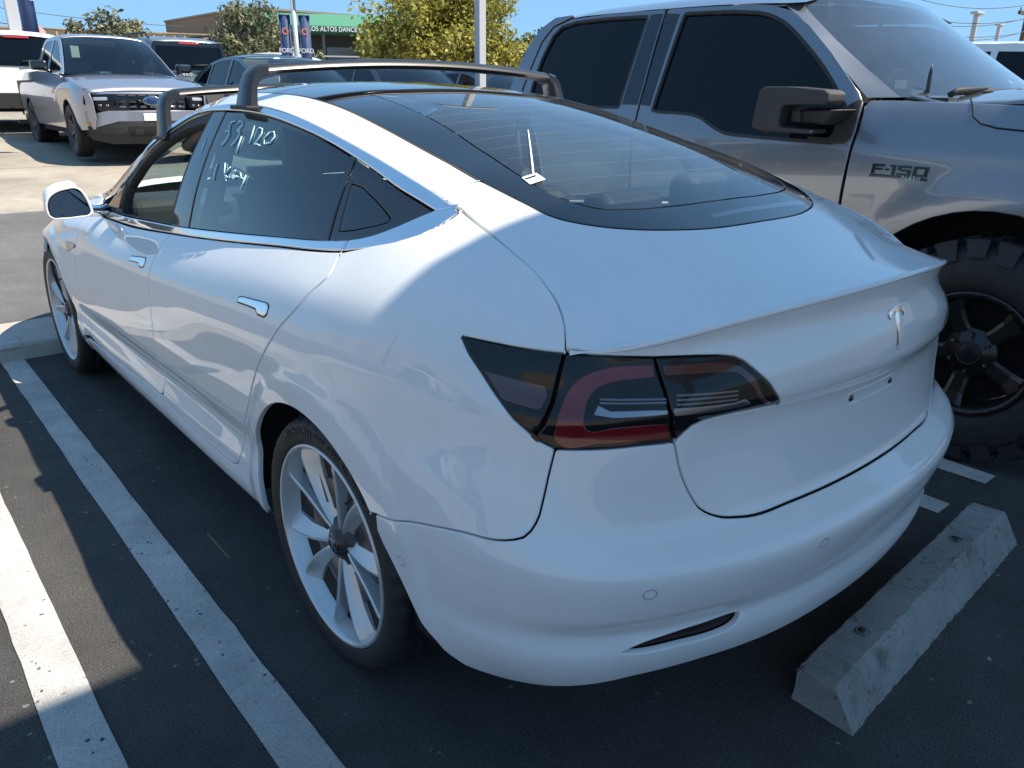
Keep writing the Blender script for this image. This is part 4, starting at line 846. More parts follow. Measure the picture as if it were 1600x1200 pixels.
class Vehicle:
    """panels on simple smooth surfaces; nose towards +y, left-right symmetric"""
    def __init__(s, root, w, front, rear, belt, tumble, aside=None, plan_f=.14, plan_r=.06, yf0=.55, yr0=.7):
        s.root, s.w, s.yF, s.yR, s.belt, s.tum = root, w, front, rear, belt, tumble
        s.aside = aside or ([.3, .5, .75, .95, 1.05], [.05, .015, 0, .008, .03]); s.pf, s.pr, s.yf0, s.yr0 = plan_f, plan_r, yf0, yr0
        s.flares = []
    def plan(s, y):
        f = np.clip((y - (s.yF - s.yf0)) / s.yf0, 0, 1.1); r = np.clip(((s.yR + s.yr0) - y) / s.yr0, 0, 1.1)
        return s.pf * f ** 2.4 + s.pr * r ** 2.4
    def side(s, y, z):
        y = np.asarray(y, float); z = np.asarray(z, float)
        x = s.w - s.plan(y) - np.interp(z, s.aside[0], s.aside[1])
        bz = np.interp(y, [q[0] for q in s.belt], [q[1] for q in s.belt]); t = z - bz
        soft = .5 * (t + np.sqrt(t * t + .0016)); x = x - s.tum * soft
        for cy, cz, r, a in s.flares:
            q = np.clip((r + .13 - np.hypot(y - cy, z - cz)) / .10, 0, 1); x = x + a * q * q * (3 - 2 * q)
        return np.stack([x, y, z], -1)
    def P(s, name, poly, m, both=True, par=None, **k):
        k.setdefault('h', .05); k.setdefault('outward', lambda X: X * [1., 0, 0]); k.setdefault('gap', .003); k.setdefault('lip', .004); k.setdefault('corner', .02)
        o = []
        for q in ((1, -1) if both else (1,)):
            fn = s.side if q == 1 else mirr(s.side)
            o.append(panel(name, fn, poly, m, par or s.root, **k))
        return o
    def T(s, name, prof, edge, m, crown=.06, nx=12, par=None, thick=0., cr2=0.):
        """top sheet over a centre-line profile (y, z) out to half-widths edge(y)"""
        V_ = []; ys_ = [q[0] for q in prof]
        for y, z in prof:
            e = edge(y)
            for i in range(-nx, nx + 1):
                t = i / nx; V_.append((e * t, y - cr2 * t * t, z - crown * t * t))
        n = 2 * nx + 1; b = MB(); b.add(V_, [(j * n + i, j * n + i + 1, (j + 1) * n + i + 1, (j + 1) * n + i) for j in range(len(prof) - 1) for i in range(n - 1)], True)
        o = b.build(name, m, par or s.root)
        md = o.modifiers.new('thick', 'SOLIDIFY'); md.thickness = -.02 if not thick else thick
        return o
def strip_box(par, name, m, lo, hi, bev=.01):
    b = MB(); b.box(lo, hi, bev); return b.build(name, m, par)
TINT = mat('privacy_glass', (.002, .003, .006), .03, 0, 0, .28)
WINDOW = glass_mat('car_window', (.55, .62, .60), 1.0)
TRIMBLK = mat('grained_black_plastic', (.017, .018, .019), .58, bump=.4, bscale=500)
LAMPCLR = mat('headlamp_lens', (.42, .43, .45), .08, .3, 1.0)
REDLAMP = mat('brake_lamp_red', (.42, .012, .015), .15, 0, 1.0)
AMBER = mat('amber_lens', (.75, .22, .01), .25, 0, 1.0)
PLATE = mat('licence_plate', (.7, .7, .7), .5)

# ---------------------------------------------------------------- grey pickup beside the sedan
GREY = mat('lead_grey_metallic', (.20, .215, .24), .34, .75, 1.0, coat_rough=.03, noise=.04, nscale=400)
tk = empty('pickup_truck', (2.64, 0, 0), math.pi); tag(tk, 'dark grey crew-cab pickup with off-road tyres beside the white sedan', 'pickup')
tv = Vehicle(tk, 1.01, 1.45, -4.15, [(-5, 9), (5, 9)], 0, plan_f=.10, plan_r=.03, yf0=.5)
_cabA = ([.40, .60, .90, 1.10, 1.20, 1.26, 1.32, 1.50, 1.66, 1.80, 1.86, 1.92], [.03, .02, .005, .0, .006, .020, .036, .095, .150, .205, .240, .33])
_fenA = ([.40, .60, .90, 1.10, 1.19, 1.24, 1.30, 1.35, 1.385, 1.41, 1.44], [.03, .02, .005, .0, .006, .022, .048, .075, .105, .145, .22])
def tside(y, z):
    y = np.asarray(y, float); z = np.asarray(z, float)
    a = pchip(_cabA[0], _cabA[1], z); f = pchip(_fenA[0], _fenA[1], z); t = np.clip((y + .16) / .16, 0, 1); t = t * t * (3 - 2 * t)
    x = 1.01 - tv.plan(y) - (a * (1 - t) + f * t)
    for cy, cz, r in ((.51, .46, .545), (-3.2, .46, .545)):
        q = np.clip((r + .17 - np.hypot(y - cy, z - cz)) / .15, 0, 1); x = x + .022 * q * q * (3 - 2 * q)
    return np.stack([x, y, z], -1)
tv.side = tside
tk_arch = arc(.51, .46, .545, -12, 192, 26)
fen = [(-.112,.62),(-.106,.85),(-.100,1.02),(-.088,1.28),(-.094,1.365),(-.085,1.392),(.0,1.395),(.3,1.388),(.7,1.375),(1.15,1.35),(1.38,1.28),(1.42,1.0),(1.36,.75),(1.06,.70)] + [p for p in tk_arch if p[1] > .60] + [(-.03,.60)]
fdoor = [(-.118,.62),(-.110,.85),(-.106,1.02),(-.094,1.28),(-.10,1.38),(-.13,1.425),(-.30,1.580),(-.45,1.70),(-.56,1.765),(-.66,1.795),(-.82,1.81),(-1.05,1.818),(-1.295,1.822),(-1.30,1.3),(-1.30,.62)]
fwin = [tuple(p) for p in smooth_line([(-.175,1.36),(-.30,1.49),(-.45,1.615),(-.60,1.715),(-.70,1.752),(-.82,1.768),(-1.0,1.778),(-1.165,1.782)], .05)] + [(-1.20,1.335)] + [tuple(p) for p in smooth_line([(-1.15,1.328),(-1.0,1.325),(-.90,1.312),(-.82,1.275),(-.74,1.246),(-.60,1.236),(-.30,1.228),(-.18,1.226)], .05)]
rdoor = [(-1.306,.62),(-1.306,1.822),(-1.7,1.825),(-2.0,1.815),(-2.13,1.775),(-2.20,1.69),(-2.26,1.45),(-2.27,1.15),(-2.2,.95),(-2.1,.62)]
rwin = [(-1.42,1.785),(-1.7,1.79),(-1.95,1.785),(-2.06,1.765),(-2.11,1.72),(-2.155,1.6),(-2.18,1.45),(-2.18,1.345),(-1.45,1.345)]
cabrear = [(-2.276,.62),(-2.276,1.2),(-2.27,1.45),(-2.208,1.695),(-2.137,1.782),(-2.0,1.823),(-2.0,1.838),(-2.15,1.832),(-2.25,1.775),(-2.33,1.66),(-2.385,1.5),(-2.40,1.2),(-2.40,.62)]
bed = [(-2.43,.62),(-2.43,1.36),(-4.1,1.36),(-4.12,.7)] + [p for p in arc(-3.2, .46, .53, 192, -12, 20) if p[1] > .62]
tv.P('front_fender', fen, GREY, h=.04)
fd = tv.P('front_door', fdoor, GREY, h=.04, holes=[fwin]); rd = tv.P('rear_door', rdoor, GREY, h=.04, holes=[rwin])
tv.P('cab_corner', cabrear, GREY, h=.04); tv.P('bed_side', bed, GREY, h=.06)
tv.P('front_window', fwin, TINT, off=-.012, gap=-.004, flat_edge=True, h=.06); tv.P('rear_window', rwin, TINT, off=-.012, gap=-.004, flat_edge=True, h=.06)
# satin black window surrounds and the black pillar between the doors
def ring(poly, d): P_ = np.array(poly); P_ = P_ if area2(P_) > 0 else P_[::-1]; return [tuple(q) for q in inset(resample(P_, .03), -d)]
tv.P('window_trim', ring(fwin, .016), TRIMBLK, h=.03, holes=[fwin], off=.002, gap=0, depth=.01); tv.P('window_trim', ring(rwin, .016), TRIMBLK, h=.03, holes=[rwin], off=.002, gap=0, depth=.01)
tv.P('pillar_trim', [(-1.20,1.79),(-1.292,1.80),(-1.294,1.35),(-1.225,1.345)], BLACKGLOSS, off=.0015, gap=0, h=.05, corner=.006, depth=.004)
tv.P('pillar_trim', [(-1.312,1.80),(-1.40,1.80),(-1.43,1.35),(-1.312,1.35)], BLACKGLOSS, off=.0015, gap=0, h=.05, corner=.006, depth=.004)
tv.P('rocker', [(.05,.60),(-2.4,.60),(-2.4,.46),(-.02,.46)], TRIMBLK, h=.1)
# dark inside so that nothing shows through the shut lines
b = MB(); b.box((-.93, -2.36, .55), (.93, .02, 1.30)); b.box((-.72, -2.30, 1.30), (.72, -.75, 1.76)); b.build('cabin_floor', DARK, tk)
b = MB(); b.box((-.9, -4.05, .6), (.9, -2.45, 1.0)); b.build('bed_floor', DARK, tk); b = MB(); b.box((-.62, .0, .5), (.62, 1.3, 1.28)); b.build('chassis', DARK, tk)
b = MB(); b.lathe([(.56, .93), (.55, .62), (.02, .6)], 30, 'x', (0, .51, .46), R(-30), R(210)); b.build('arch_liner', DARK, tk); b = MB(); b.lathe([(.56, -.93), (.55, -.62), (.02, -.6)], 30, 'x', (0, .51, .46), R(-30), R(210)); b.build('arch_liner', DARK, tk)
# roof, screen, bonnet
rail = [(-.60,1.800),(-.75,1.810),(-1.0,1.819),(-1.3,1.824),(-1.7,1.827),(-2.0,1.822),(-2.15,1.81),(-2.25,1.765),(-2.36,1.60)]
roof_prof = [(-.52,1.850),(-.60,1.868),(-.75,1.890),(-1.0,1.910),(-1.4,1.917),(-1.9,1.910),(-2.15,1.885),(-2.28,1.84),(-2.37,1.76)]
def redge(y): return float(tside(np.array([y]), np.array([np.interp(-y, [-q[0] for q in rail], [q[1] for q in rail])]))[0, 0])
nx = 16; V_ = []
for y, z in roof_prof:
    e = redge(min(y, -.6)) - (.02 if y > -.58 else 0); ze = np.interp(-y, [-q[0] for q in rail], [q[1] for q in rail]) - .002
    for i in range(-nx, nx + 1):
        t = i / nx; V_.append((e * t, y + .10 * (1 - t * t) * max(0, 1 - (-y - .52) / .5) * -0.4, z - (z - ze) * abs(t) ** 3.2))
n = 2 * nx + 1; b = MB(); b.add(V_, [(j * n + i, j * n + i + 1, (j + 1) * n + i + 1, (j + 1) * n + i) for j in range(len(roof_prof) - 1) for i in range(n - 1)], True); b.build('roof', GREY, tk)
# screen corner line runs from the bonnet edge up to the roof
ap = [(.87, .015, 1.402), (.845, -.15, 1.508), (.815, -.33, 1.632), (.785, -.47, 1.735), (.76, -.56, 1.806)]
for q in (1, -1):
    b = MB()
    A = [Vector((q * x, y, z)) for x, y, z in ap]
    D = [Vector((q * float(tside(np.array([yy]), np.array([zz]))[0, 0]) - q * .004, yy - .018, zz)) for yy, zz in ((-.085,1.400),(-.20,1.502),(-.36,1.634),(-.50,1.738),(-.60,1.795))]
    b.add(A + D, [(i, i + 1, 6 + i, 5 + i) for i in range(4)], True)
    b.build('pillar', GREY, tk)
nx = 14; V_ = []; m = 10
for j in range(m + 1):
    s_ = j / m; x0 = np.interp(s_ * 4, range(5), [q[0] for q in ap]); y0 = np.interp(s_ * 4, range(5), [q[1] for q in ap]); z0 = np.interp(s_ * 4, range(5), [q[2] for q in ap])
    for i in range(-nx, nx + 1):
        t = i / nx; V_.append((x0 * t, y0 + (.17 - .07 * s_) * (1 - t * t), z0 + (.015 + .035 * s_) * (1 - t * t)))
n = 2 * nx + 1; b = MB(); b.add(V_, [(j * n + i, j * n + i + 1, (j + 1) * n + i + 1, (j + 1) * n + i) for j in range(m) for i in range(n - 1)], True)
b.build('windscreen', glass_mat('truck_screen', (.30, .36, .40), 1.25, dust=.06), tk)
hp = [(.06,1.398),(.2,1.420),(.5,1.435),(.9,1.430),(1.2,1.405),(1.38,1.36),(1.46,1.28)]
V_ = []
for y, z in hp:
    for i in range(-nx, nx + 1):
        t = i / nx; xe = .885 - .10 * max(0, (y - .9) / .56); dome = .012 * math.exp(-((abs(t) - .55) / .16) ** 2); V_.append((xe * t, y + (.14 if y < .1 else .14 * max(0, 1 - (y - .06) / .3)) * (1 - t * t), z - (.055 if y > .1 else .0) * abs(t) ** 3 + dome))
b = MB(); b.add(V_, [(j * n + i, j * n + i + 1, (j + 1) * n + i + 1, (j + 1) * n + i) for j in range(len(hp) - 1) for i in range(n - 1)], True)
hood_t = b.build('bonnet', GREY, tk); md = hood_t.modifiers.new('thick', 'SOLIDIFY'); md.thickness = -.012
# bonnet shut line, cowl and louvres on the near side, wipers, antenna
b = MB(); L_ = [tuple(float(c) for c in tside(np.array([y]), np.array([z]))[0] + np.array([.0012, 0, .0012])) for y, z in [(.29,1.398),(.31,1.38),(.335,1.335),(.37,1.312),(.43,1.298),(.52,1.292),(.7,1.285),(1.1,1.27)]]
b.tube(smooth3(L_) if False else L_, .0032, 6); b.build('bonnet_gap', DARK, tk)
b = MB(); b.box((-.84, .015, 1.385), (.84, .19, 1.403), .005); b.build('cowl', TRIMBLK, tk)
for k in range(11): strip_box(tk, 'louvre', DARK, (.60 + .0 * k, .24 + k * .0, 1.41), (.61, .25, 1.415), .001) if False else None
for x0 in (.72, .10):
    b = MB(); b.tube([(x0, .16, 1.418), (x0 - .30, .195, 1.432), (x0 - .62, .20, 1.437)], .008, 6); b.tube([(x0 + .02, .15, 1.41), (x0 + .0, .17, 1.43), (x0 - .25, .19, 1.442)], [.014, .012, .007], 6); b.build('wiper', TRIMBLK, tk)
b = MB(); b.tube([(.70, .045, 1.39), (.70, .045, 1.43), (.70, .044, 1.47), (.70, .044, 1.50), (.70, .043, 1.535)], [.0085, .0085, .0085, .0075, .001], 10); b.lathe([(.013, 1.392), (.012, 1.41), (.009, 1.415)], 12, 'z', (.70, .045, 0)); b.build('antenna', SATIN, tk)
# louvred cowl grille
for k in range(13):
    b = MB(); b.box((-.006, -.02, 0), (.006, .02, .003), .001, Matrix.Translation((.575 - k * .016, .235 + .004 * k, 1.4235 + .0009 * k)) @ Matrix.Rotation(R(20), 4, 'Z')); b.build('cowl_louvre', DARK, tk)
# inside: dash, wheel, papers on the dash, mirror
strip_box(tk, 'dashboard', mat('dash_grey', (.045, .047, .05), .8), (-.78, -.55, 1.20), (.78, .0, 1.385), .03)
b = MB(); b.lathe([(.18, 0), (.195, .012), (.18, .024), (.165, .012), (.18, 0)], 28, 'y', (-.38, -.60, 1.36)); b.build('steering_wheel', TRIMBLK, tk)
for x, y, z, c in ((.60, -.03, 1.398, (.42, .56, .46)), (.62, -.10, 1.438, (.5, .52, .5))):
    b = MB(); b.box((x - .055, y - .012, z), (x + .055, y - .008, z + .034), 0); b.build('dash_paper', mat('paper_%d' % int(z * 1000), c, .8), tk)
b = MB(); b.box((.02, -.52, 1.64), (.26, -.49, 1.715), .02); b.tube([(.14, -.5, 1.71), (.13, -.47, 1.76)], .01, 6); b.build('rear_view_mirror', TRIMBLK, tk)
b = MB()
for k, (dy, r) in enumerate(((0, .012), (-.03, .018), (-.06, .022), (-.085, .014))): b.lathe([(0, -r), (r * .7, -r * .7), (r, 0), (r * .7, r * .7), (0, r)], 12, 'z', (.14, -.46, 1.60 + dy))
b.build('hanging_ornament', DARK, tk)
# near-side tow mirror
mm = empty('tow_mirror', (0, 0, 0), 0, tk)
def rbox(lo, hi, bev, seg=4):
    bm = bmesh.new(); bmesh.ops.create_cube(bm, size=1)
    for v in bm.verts: v.co = Vector([(lo[i] + hi[i]) / 2 + v.co[i] * (hi[i] - lo[i]) for i in range(3)])
    bmesh.ops.bevel(bm, geom=list(bm.edges), offset=bev, segments=seg, profile=.55, affect='EDGES'); return bm
def mside(poly, x0, x1, bev, name, m, par, seg=3):
    bm = bmesh.new(); vs = [bm.verts.new((x0, y, z)) for y, z in poly]; f = bm.faces.new(vs); r = bmesh.ops.extrude_face_region(bm, geom=[f])
    for e in r['geom']:
        if isinstance(e, bmesh.types.BMVert): e.co.x = x1
    bmesh.ops.recalc_face_normals(bm, faces=bm.faces); bmesh.ops.bevel(bm, geom=list(bm.edges), offset=bev, segments=seg, profile=.6, affect='EDGES', clamp_overlap=True)
    b = MB(); b.bm(bm); o = b.build(name, m, par)
    for p in o.data.polygons: p.use_smooth = True
    o.data.set_sharp_from_angle(angle=R(40)); return o
GRAIN = mat('grained_mirror_shell', (.028, .029, .030), .5, bump=.7, bscale=700)
shell = [(-.455,1.275),(-.415,1.262),(-.18,1.258),(-.18,1.275),(-.318,1.282),(-.325,1.295),(-.325,1.355),(-.31,1.368),(-.13,1.372),(-.12,1.385),(-.118,1.415),(-.14,1.428),(-.30,1.440),(-.415,1.440),(-.435,1.425),(-.45,1.35)]
mside(shell, 1.065, 1.20, .016, 'mirror_shell', GRAIN, mm)
mside([(-.115,1.354),(-.18,1.352),(-.305,1.346),(-.305,1.298),(-.165,1.292)], .95, 1.135, .012, 'mirror_arm', GRAIN, mm)
mside([(-.262,1.350),(-.302,1.348),(-.302,1.30),(-.255,1.297)], 1.10, 1.150, .006, 'arm_hinge', TRIMBLK, mm)
mside([(-.06,1.40),(-.10,1.36),(-.125,1.30),(-.125,1.238),(-.10,1.228),(-.30,1.232),(-.30,1.240),(-.14,1.245),(-.075,1.262),(-.055,1.30)][:8][::-1] + [], .955, 1.0, .006, 'mirror_base', TRIMBLK, mm) if False else None
tv.P('mirror_sail', [(-.108,1.40),(-.150,1.375),(-.185,1.33),(-.195,1.238),(-.30,1.240),(-.30,1.222),(-.13,1.216),(-.108,1.235),(-.100,1.30)], TRIMBLK, h=.03, off=.004, gap=0, depth=.006)
mside([(-.452,1.345),(-.440,1.345),(-.437,1.28),(-.452,1.283)], 1.10, 1.190, .003, 'turn_signal', mat('clear_indicator', (.75, .76, .78), .15, .4, 1), mm)
b = MB(); b.lathe([(.0, 1.246), (.012, 1.248), (.018, 1.258), (.020, 1.266)], 14, 'z', (1.12, -.415, 0)); b.build('mirror_camera', TRIMBLK, mm)
mc = dup(mm, tk); mc.scale = (-1, 1, 1)
# badge: lettering plate on the door side of the fender
def text_mesh(txt, size, ext=.002, bold=False, space=1.0, shear=0.):
    c = bpy.data.curves.new('lettering', 'FONT'); c.body = txt; c.size = size; c.extrude = ext; c.align_x = 'CENTER'; c.align_y = 'CENTER'; c.space_character = space; c.shear = shear
    if bold: c.offset = size * .012
    o = bpy.data.objects.new('lettering', c); COL.objects.link(o); dg = bpy.context.evaluated_depsgraph_get()
    me = bpy.data.meshes.new_from_object(o.evaluated_get(dg)); bpy.data.objects.remove(o); bpy.data.curves.remove(c); me.materials.clear(); return me
def on_side(me, y, z, off, flip=1):
    """put lettering on the pickup's flank: text x runs towards -... nose"""
    v = np.array([tuple(p.co) for p in me.vertices]); out = []
    P0 = tside(y + v[:, 0] * flip, z + v[:, 1]); 
    for q, p in zip(P0, v): out.append((q[0] + off + p[2], q[1], q[2]))
    for p, q in zip(me.vertices, out): p.co = q
    me.update()
bd = empty('badge', (0, 0, 0), 0, tk)
DCH = mat('dark_chrome', (.10, .12, .15), .12, 1.0)
def blk(y0, y1, z0, z1, sl=.10):
    return [(y0 + (z0 - 1.108) * sl, z0), (y1 + (z0 - 1.108) * sl, z0), (y1 + (z1 - 1.108) * sl, z1), (y0 + (z1 - 1.108) * sl, z1)]
def letter(rects):
    ds = []
    for y0, y1, z0, z1 in rects: ds.append(panel_data(tside, blk(y0, y1, z0, z1), h=.03, off=.007, gap=0, lip=.0008, depth=.006, corner=0, outward=lambda X: X * [1., 0, 0]))
    joined('badge_letter', ds, DCH, bd)
zl, zh, tt = 1.109, 1.147, .0085
letter([(.012,.024,zl,zh),(.0245,.060,zh-tt,zh),(.0245,.054,1.124,1.132)])
letter([(.066,.080,1.124,1.132)])
letter([(.094,.106,zl,zh),(.084,.0935,zh-tt,zh)])
letter([(.116,.128,1.128,zh),(.1285,.168,zh-tt,zh),(.1285,.156,1.124,1.132),(.1565,.168,zl+tt,1.132),(.116,.168,zl,zl+tt-.0005)])
letter([(.178,.190,zl,zh),(.222,.234,zl,zh),(.1905,.2215,zh-tt,zh),(.1905,.2215,zl,zl+tt)])
tv.P('badge_bar', [(.005,1.096),(.24,1.094),(.238,1.106),(.008,1.108)], mat('badge_blue_black', (.01, .02, .05), .1, 0, 1), both=False, par=bd, h=.03, off=.004, gap=0, lip=.001, depth=.004, corner=.002)
me = text_mesh('FLASH', .019, .0008, False, 1.5); on_side(me, .178, 1.1005, .0065); link('badge_lettering', me, mat('badge_light', (.35, .55, .7), .2, .5), bd)
strip_box(tk, 'front_bumper', TRIMBLK, (-.97, 1.30, .55), (.97, 1.60, .85), .05); strip_box(tk, 'grille', BLACKGLOSS, (-.62, 1.36, .86), (.62, 1.46, 1.26), .02)
for q in (-1, 1): strip_box(tk, 'headlamp', LAMPCLR, (q * .80 - .14, 1.32, .98), (q * .80 + .14, 1.44, 1.22), .03)

def mud_wheel(x, y):
    w = empty('wheel', (x, y, .452), 0 if x > 0 else math.pi, tk); rt = .452; h = .155
    b = MB(); b.lathe([(.245, h * .80), (.255, h * .93), (.29, h * 1.03), (.35, h * 1.04), (.395, h * .96), (.420, h * .80), (.425, h * .4), (.425, -h * .4), (.42, -h * .8), (.36, -h * 1.0), (.25, -h * .85)], 72, 'x')
    N = 24
    for k in range(N):
        a = 2 * math.pi * k / N
        def blk(a0, a1, r0, r1, x0, x1, tw=0.):
            V_ = []
            for rr_, xx, aa in ((r0, x0, a0), (r0, x0, a1), (r0, x1, a1 + tw), (r0, x1, a0 + tw), (r1, x0, a0 + .006), (r1, x0, a1 - .006), (r1, x1, a1 - .006 + tw), (r1, x1, a0 + .006 + tw)): V_.append((xx, rr_ * math.cos(aa), rr_ * math.sin(aa)))
            b.add(V_, [(0, 1, 2, 3), (4, 7, 6, 5), (0, 4, 5, 1), (1, 5, 6, 2), (2, 6, 7, 3), (3, 7, 4, 0)])
        e = .0 if k % 2 else .012
        blk(a, a + .165, .415, rt, h * .55, h * (.94 - e * 2), .03); blk(a + .13, a + .29 - .05, .415, rt, -h * .94, -h * .55, .03)
        blk(a + .02, a + .15, .415, rt - .001, h * .08, h * .50, -.06); blk(a + .13, a + .25, .415, rt - .001, -h * .50, -h * .08, .06)
        # shoulder lugs wrapping onto the sidewall
        V_ = []
        r1 = .372 if k % 2 else .385
        for aa in (a, a + .165):
            for rr_, xx in ((rt - .001, h * .93), (.430, h * 1.01), (r1, h * 1.085), (r1, h * 1.0), (.42, h * .85)): V_.append((xx, rr_ * math.cos(aa), rr_ * math.sin(aa)))
        b.add(V_, [(i, i + 1, 6 + i, 5 + i) for i in range(4)] + [(0, 1, 2, 3, 4), (5, 6, 7, 8, 9)])
    b.build('tyre', mat('mud_tyre_rubber', (.020, .020, .021), .72, noise=.3, nscale=25, bump=.3, bscale=200), w)
    BW = mat('satin_black_alloy', (.012, .012, .013), .38, .2, .3)
    b = MB(); b.lathe([(.252, h * .90), (.250, h * .97), (.240, h * .98), (.232, h * .94), (.222, h * .86), (.214, h * .3), (.21, -h * .5)], 64, 'x'); b.build('rim', BW, w)
    b = MB(); b.lathe([(.212, h * .15), (0, h * .12)], 32, 'x'); b.build('wheel_back', DARK, w)
    for k in range(24):
        a = 2 * math.pi * k / 24; b = MB(); b.lathe([(0, .004), (.005, .004), (.0065, 0)], 8, 'x', (h * .975, .241 * math.cos(a), .241 * math.sin(a))); b.build('ring_bolt', BW, w)
    for k in range(5):
        a = 2 * math.pi * k / 5 + R(118); c, s = math.cos(a), math.sin(a); V_ = []
        for r, hw, xo in ((.05, .050, h * .66), (.11, .036, h * .70), (.17, .042, h * .76), (.216, .056, h * .86)):
            for q, xx in ((-hw, xo - .045), (-hw * .86, xo - .006), (-hw * .5, xo), (hw * .5, xo), (hw * .86, xo - .006), (hw, xo - .045)): V_.append((xx, r * c - q * s, r * s + q * c))
        b = MB(); b.add(V_, [(i * 6 + j, i * 6 + j + 1, i * 6 + j + 7, i * 6 + j + 6) for i in range(3) for j in range(5)], False); b.build('spoke', BW, w)
    b = MB(); b.lathe([(0, h * .80), (.040, h * .80), (.046, h * .77), (.05, h * .70), (.098, h * .68), (.102, h * .60), (.105, h * .4)], 40, 'x'); b.build('hub', BW, w)
    b = MB(); b.lathe([(.046, h * .74), (.047, h * .81), (.041, h * .82), (.040, h * .80)], 40, 'x'); b.build('hub_ring', TRIMBLK, w)
    for k in range(6):
        a = 2 * math.pi * k / 6 + R(30); b = MB(); b.lathe([(0, .016), (.006, .015), (.0085, .008), (.009, -.004)], 6, 'x', (h * .69, .075 * math.cos(a), .075 * math.sin(a)), smooth=False); b.build('lug_nut', mat('steel_nut', (.30, .30, .31), .3, 1), w)
    return w
for x, y in ((.865, .51), (-.865, .51), (.865, -3.2), (-.865, -3.2)): mud_wheel(x, y)
# ---------------------------------------------------------------- further parked vehicles
def top_sheet(v, name, prof, zedge, edge, m, pw=3.0, nx=10, thick=.015):
    """roof / bonnet / screen: centre profile (y, z, back) falling to zedge(y) at half-width edge(y)"""
    V_ = []
    for y, z, bow in prof:
        e = edge(y); ze = zedge(y)
        for i in range(-nx, nx + 1):
            t = i / nx; V_.append((e * t, y + bow * (1 - t * t), ze + (z - ze) * (1 - abs(t) ** pw)))
    n = 2 * nx + 1; b = MB(); b.add(V_, [(j * n + i, j * n + i + 1, (j + 1) * n + i + 1, (j + 1) * n + i) for j in range(len(prof) - 1) for i in range(n - 1)], True)
    o = b.build(name, m, v.root)
    if thick: md = o.modifiers.new('thick', 'SOLIDIFY'); md.thickness = thick; md.offset = 0
    return o
def bg_car(name, label, cat, loc, rz, paint, w, body, cabin, wins, belt, roofc, screen_f, screen_r, hoodp, wheels, rw, rim, tum=.38, glass=None, gmat=None, trim=None, extras=None, group=None, nose=None, aside=None):
    root = empty(name, loc, rz); tag(root, label, cat, group)
    yF = max(p[0] for p in body); yR = min(p[0] for p in body)
    v = Vehicle(root, w, yF, yR, belt, tum, aside=aside, plan_f=.16, plan_r=.10, yf0=.6, yr0=.6)
    gl = gmat or TINT
    v.P('body_side', body, paint, h=.09)
    v.P('cabin_side', cabin, paint, h=.07, holes=wins, gap=.0)
    for q in wins: v.P('side_window', q, gl, h=.12, off=-.01, gap=-.004, flat_edge=True)
    sx = lambda y, z: float(v.side(np.array([y]), np.array([z]))[0, 0])
    ctop = sorted([(p[0], p[1]) for p in cabin if p[1] > np.interp(p[0], [q[0] for q in belt], [q[1] for q in belt]) + .12])
    cy = [p[0] for p in ctop]; cz = [p[1] for p in ctop]
    ez = lambda y: float(np.interp(y, cy, cz)) - .004
    ed = lambda y: sx(y, ez(y)) - .004
    top_sheet(v, 'roof', [(y, z, 0) for y, z in roofc], ez, ed, paint)
    for nm, pr, mm_ in (('windscreen', screen_f, WINDOW), ('rear_screen', screen_r, TINT)):
        if pr:
            V_ = []; nx = 8
            for y, z, yc, zc in pr:
                e = sx(y, z) - .03
                for i in range(-nx, nx + 1): t = i / nx; V_.append((e * t, y + (yc - y) * (1 - t * t), z + (zc - z) * (1 - t * t)))
            n = 2 * nx + 1; b = MB(); b.add(V_, [(j * n + i, j * n + i + 1, (j + 1) * n + i + 1, (j + 1) * n + i) for j in range(len(pr) - 1) for i in range(n - 1)], True); b.build(nm, mm_, root)
    if hoodp: top_sheet(v, 'bonnet', [(y, z, 0) for y, z, e in hoodp], lambda y: float(np.interp(y, [q[0] for q in hoodp], [q[2] for q in hoodp])), lambda y: sx(y, float(np.interp(y, [q[0] for q in hoodp], [q[2] for q in hoodp]))) - .005, paint, 2.6)
    b = MB(); zb = min(q[1] for q in belt); b.box((-(w - .10), yR + .12, .30), (w - .10, yF - .14, zb - .16)); b.build('floor_pan', DARK, root)
    if glass: glass(v, root)
    for y in wheels:
        for s in (1, -1):
            simple_wheel(root, s * (w - .12), y, rw, rw * .68, .22, rim)
            b = MB(); b.lathe([(rw + .075, s * (w - .03)), (rw + .07, s * (w - .30)), (.02, s * (w - .31))], 20, 'x', (0, y, rw), R(-30), R(210)); b.build('arch_liner', DARK, root)
    if extras: extras(v, root)
    return v, root
def body_poly(nose, tail, top_pts, wheels, rw, zrock):
    """flank outline: nose (list top->bottom), rocker with wheel arches, tail (bottom->top), then the top edge back to the nose"""
    r = rw + .06; P_ = list(nose)
    for wy in sorted(wheels, reverse=True):
        a0 = math.degrees(math.asin((zrock - rw) / r))
        P_ += arc(wy, rw, r, a0, 180 - a0, 14)
    return P_ + list(tail) + list(top_pts)
def end_panel(root, name, m, fn, poly, **k):
    k.setdefault('h', .08); k.setdefault('gap', .002); k.setdefault('lip', .004); k.setdefault('corner', .02)
    return panel(name, fn, poly, m, root, **k)

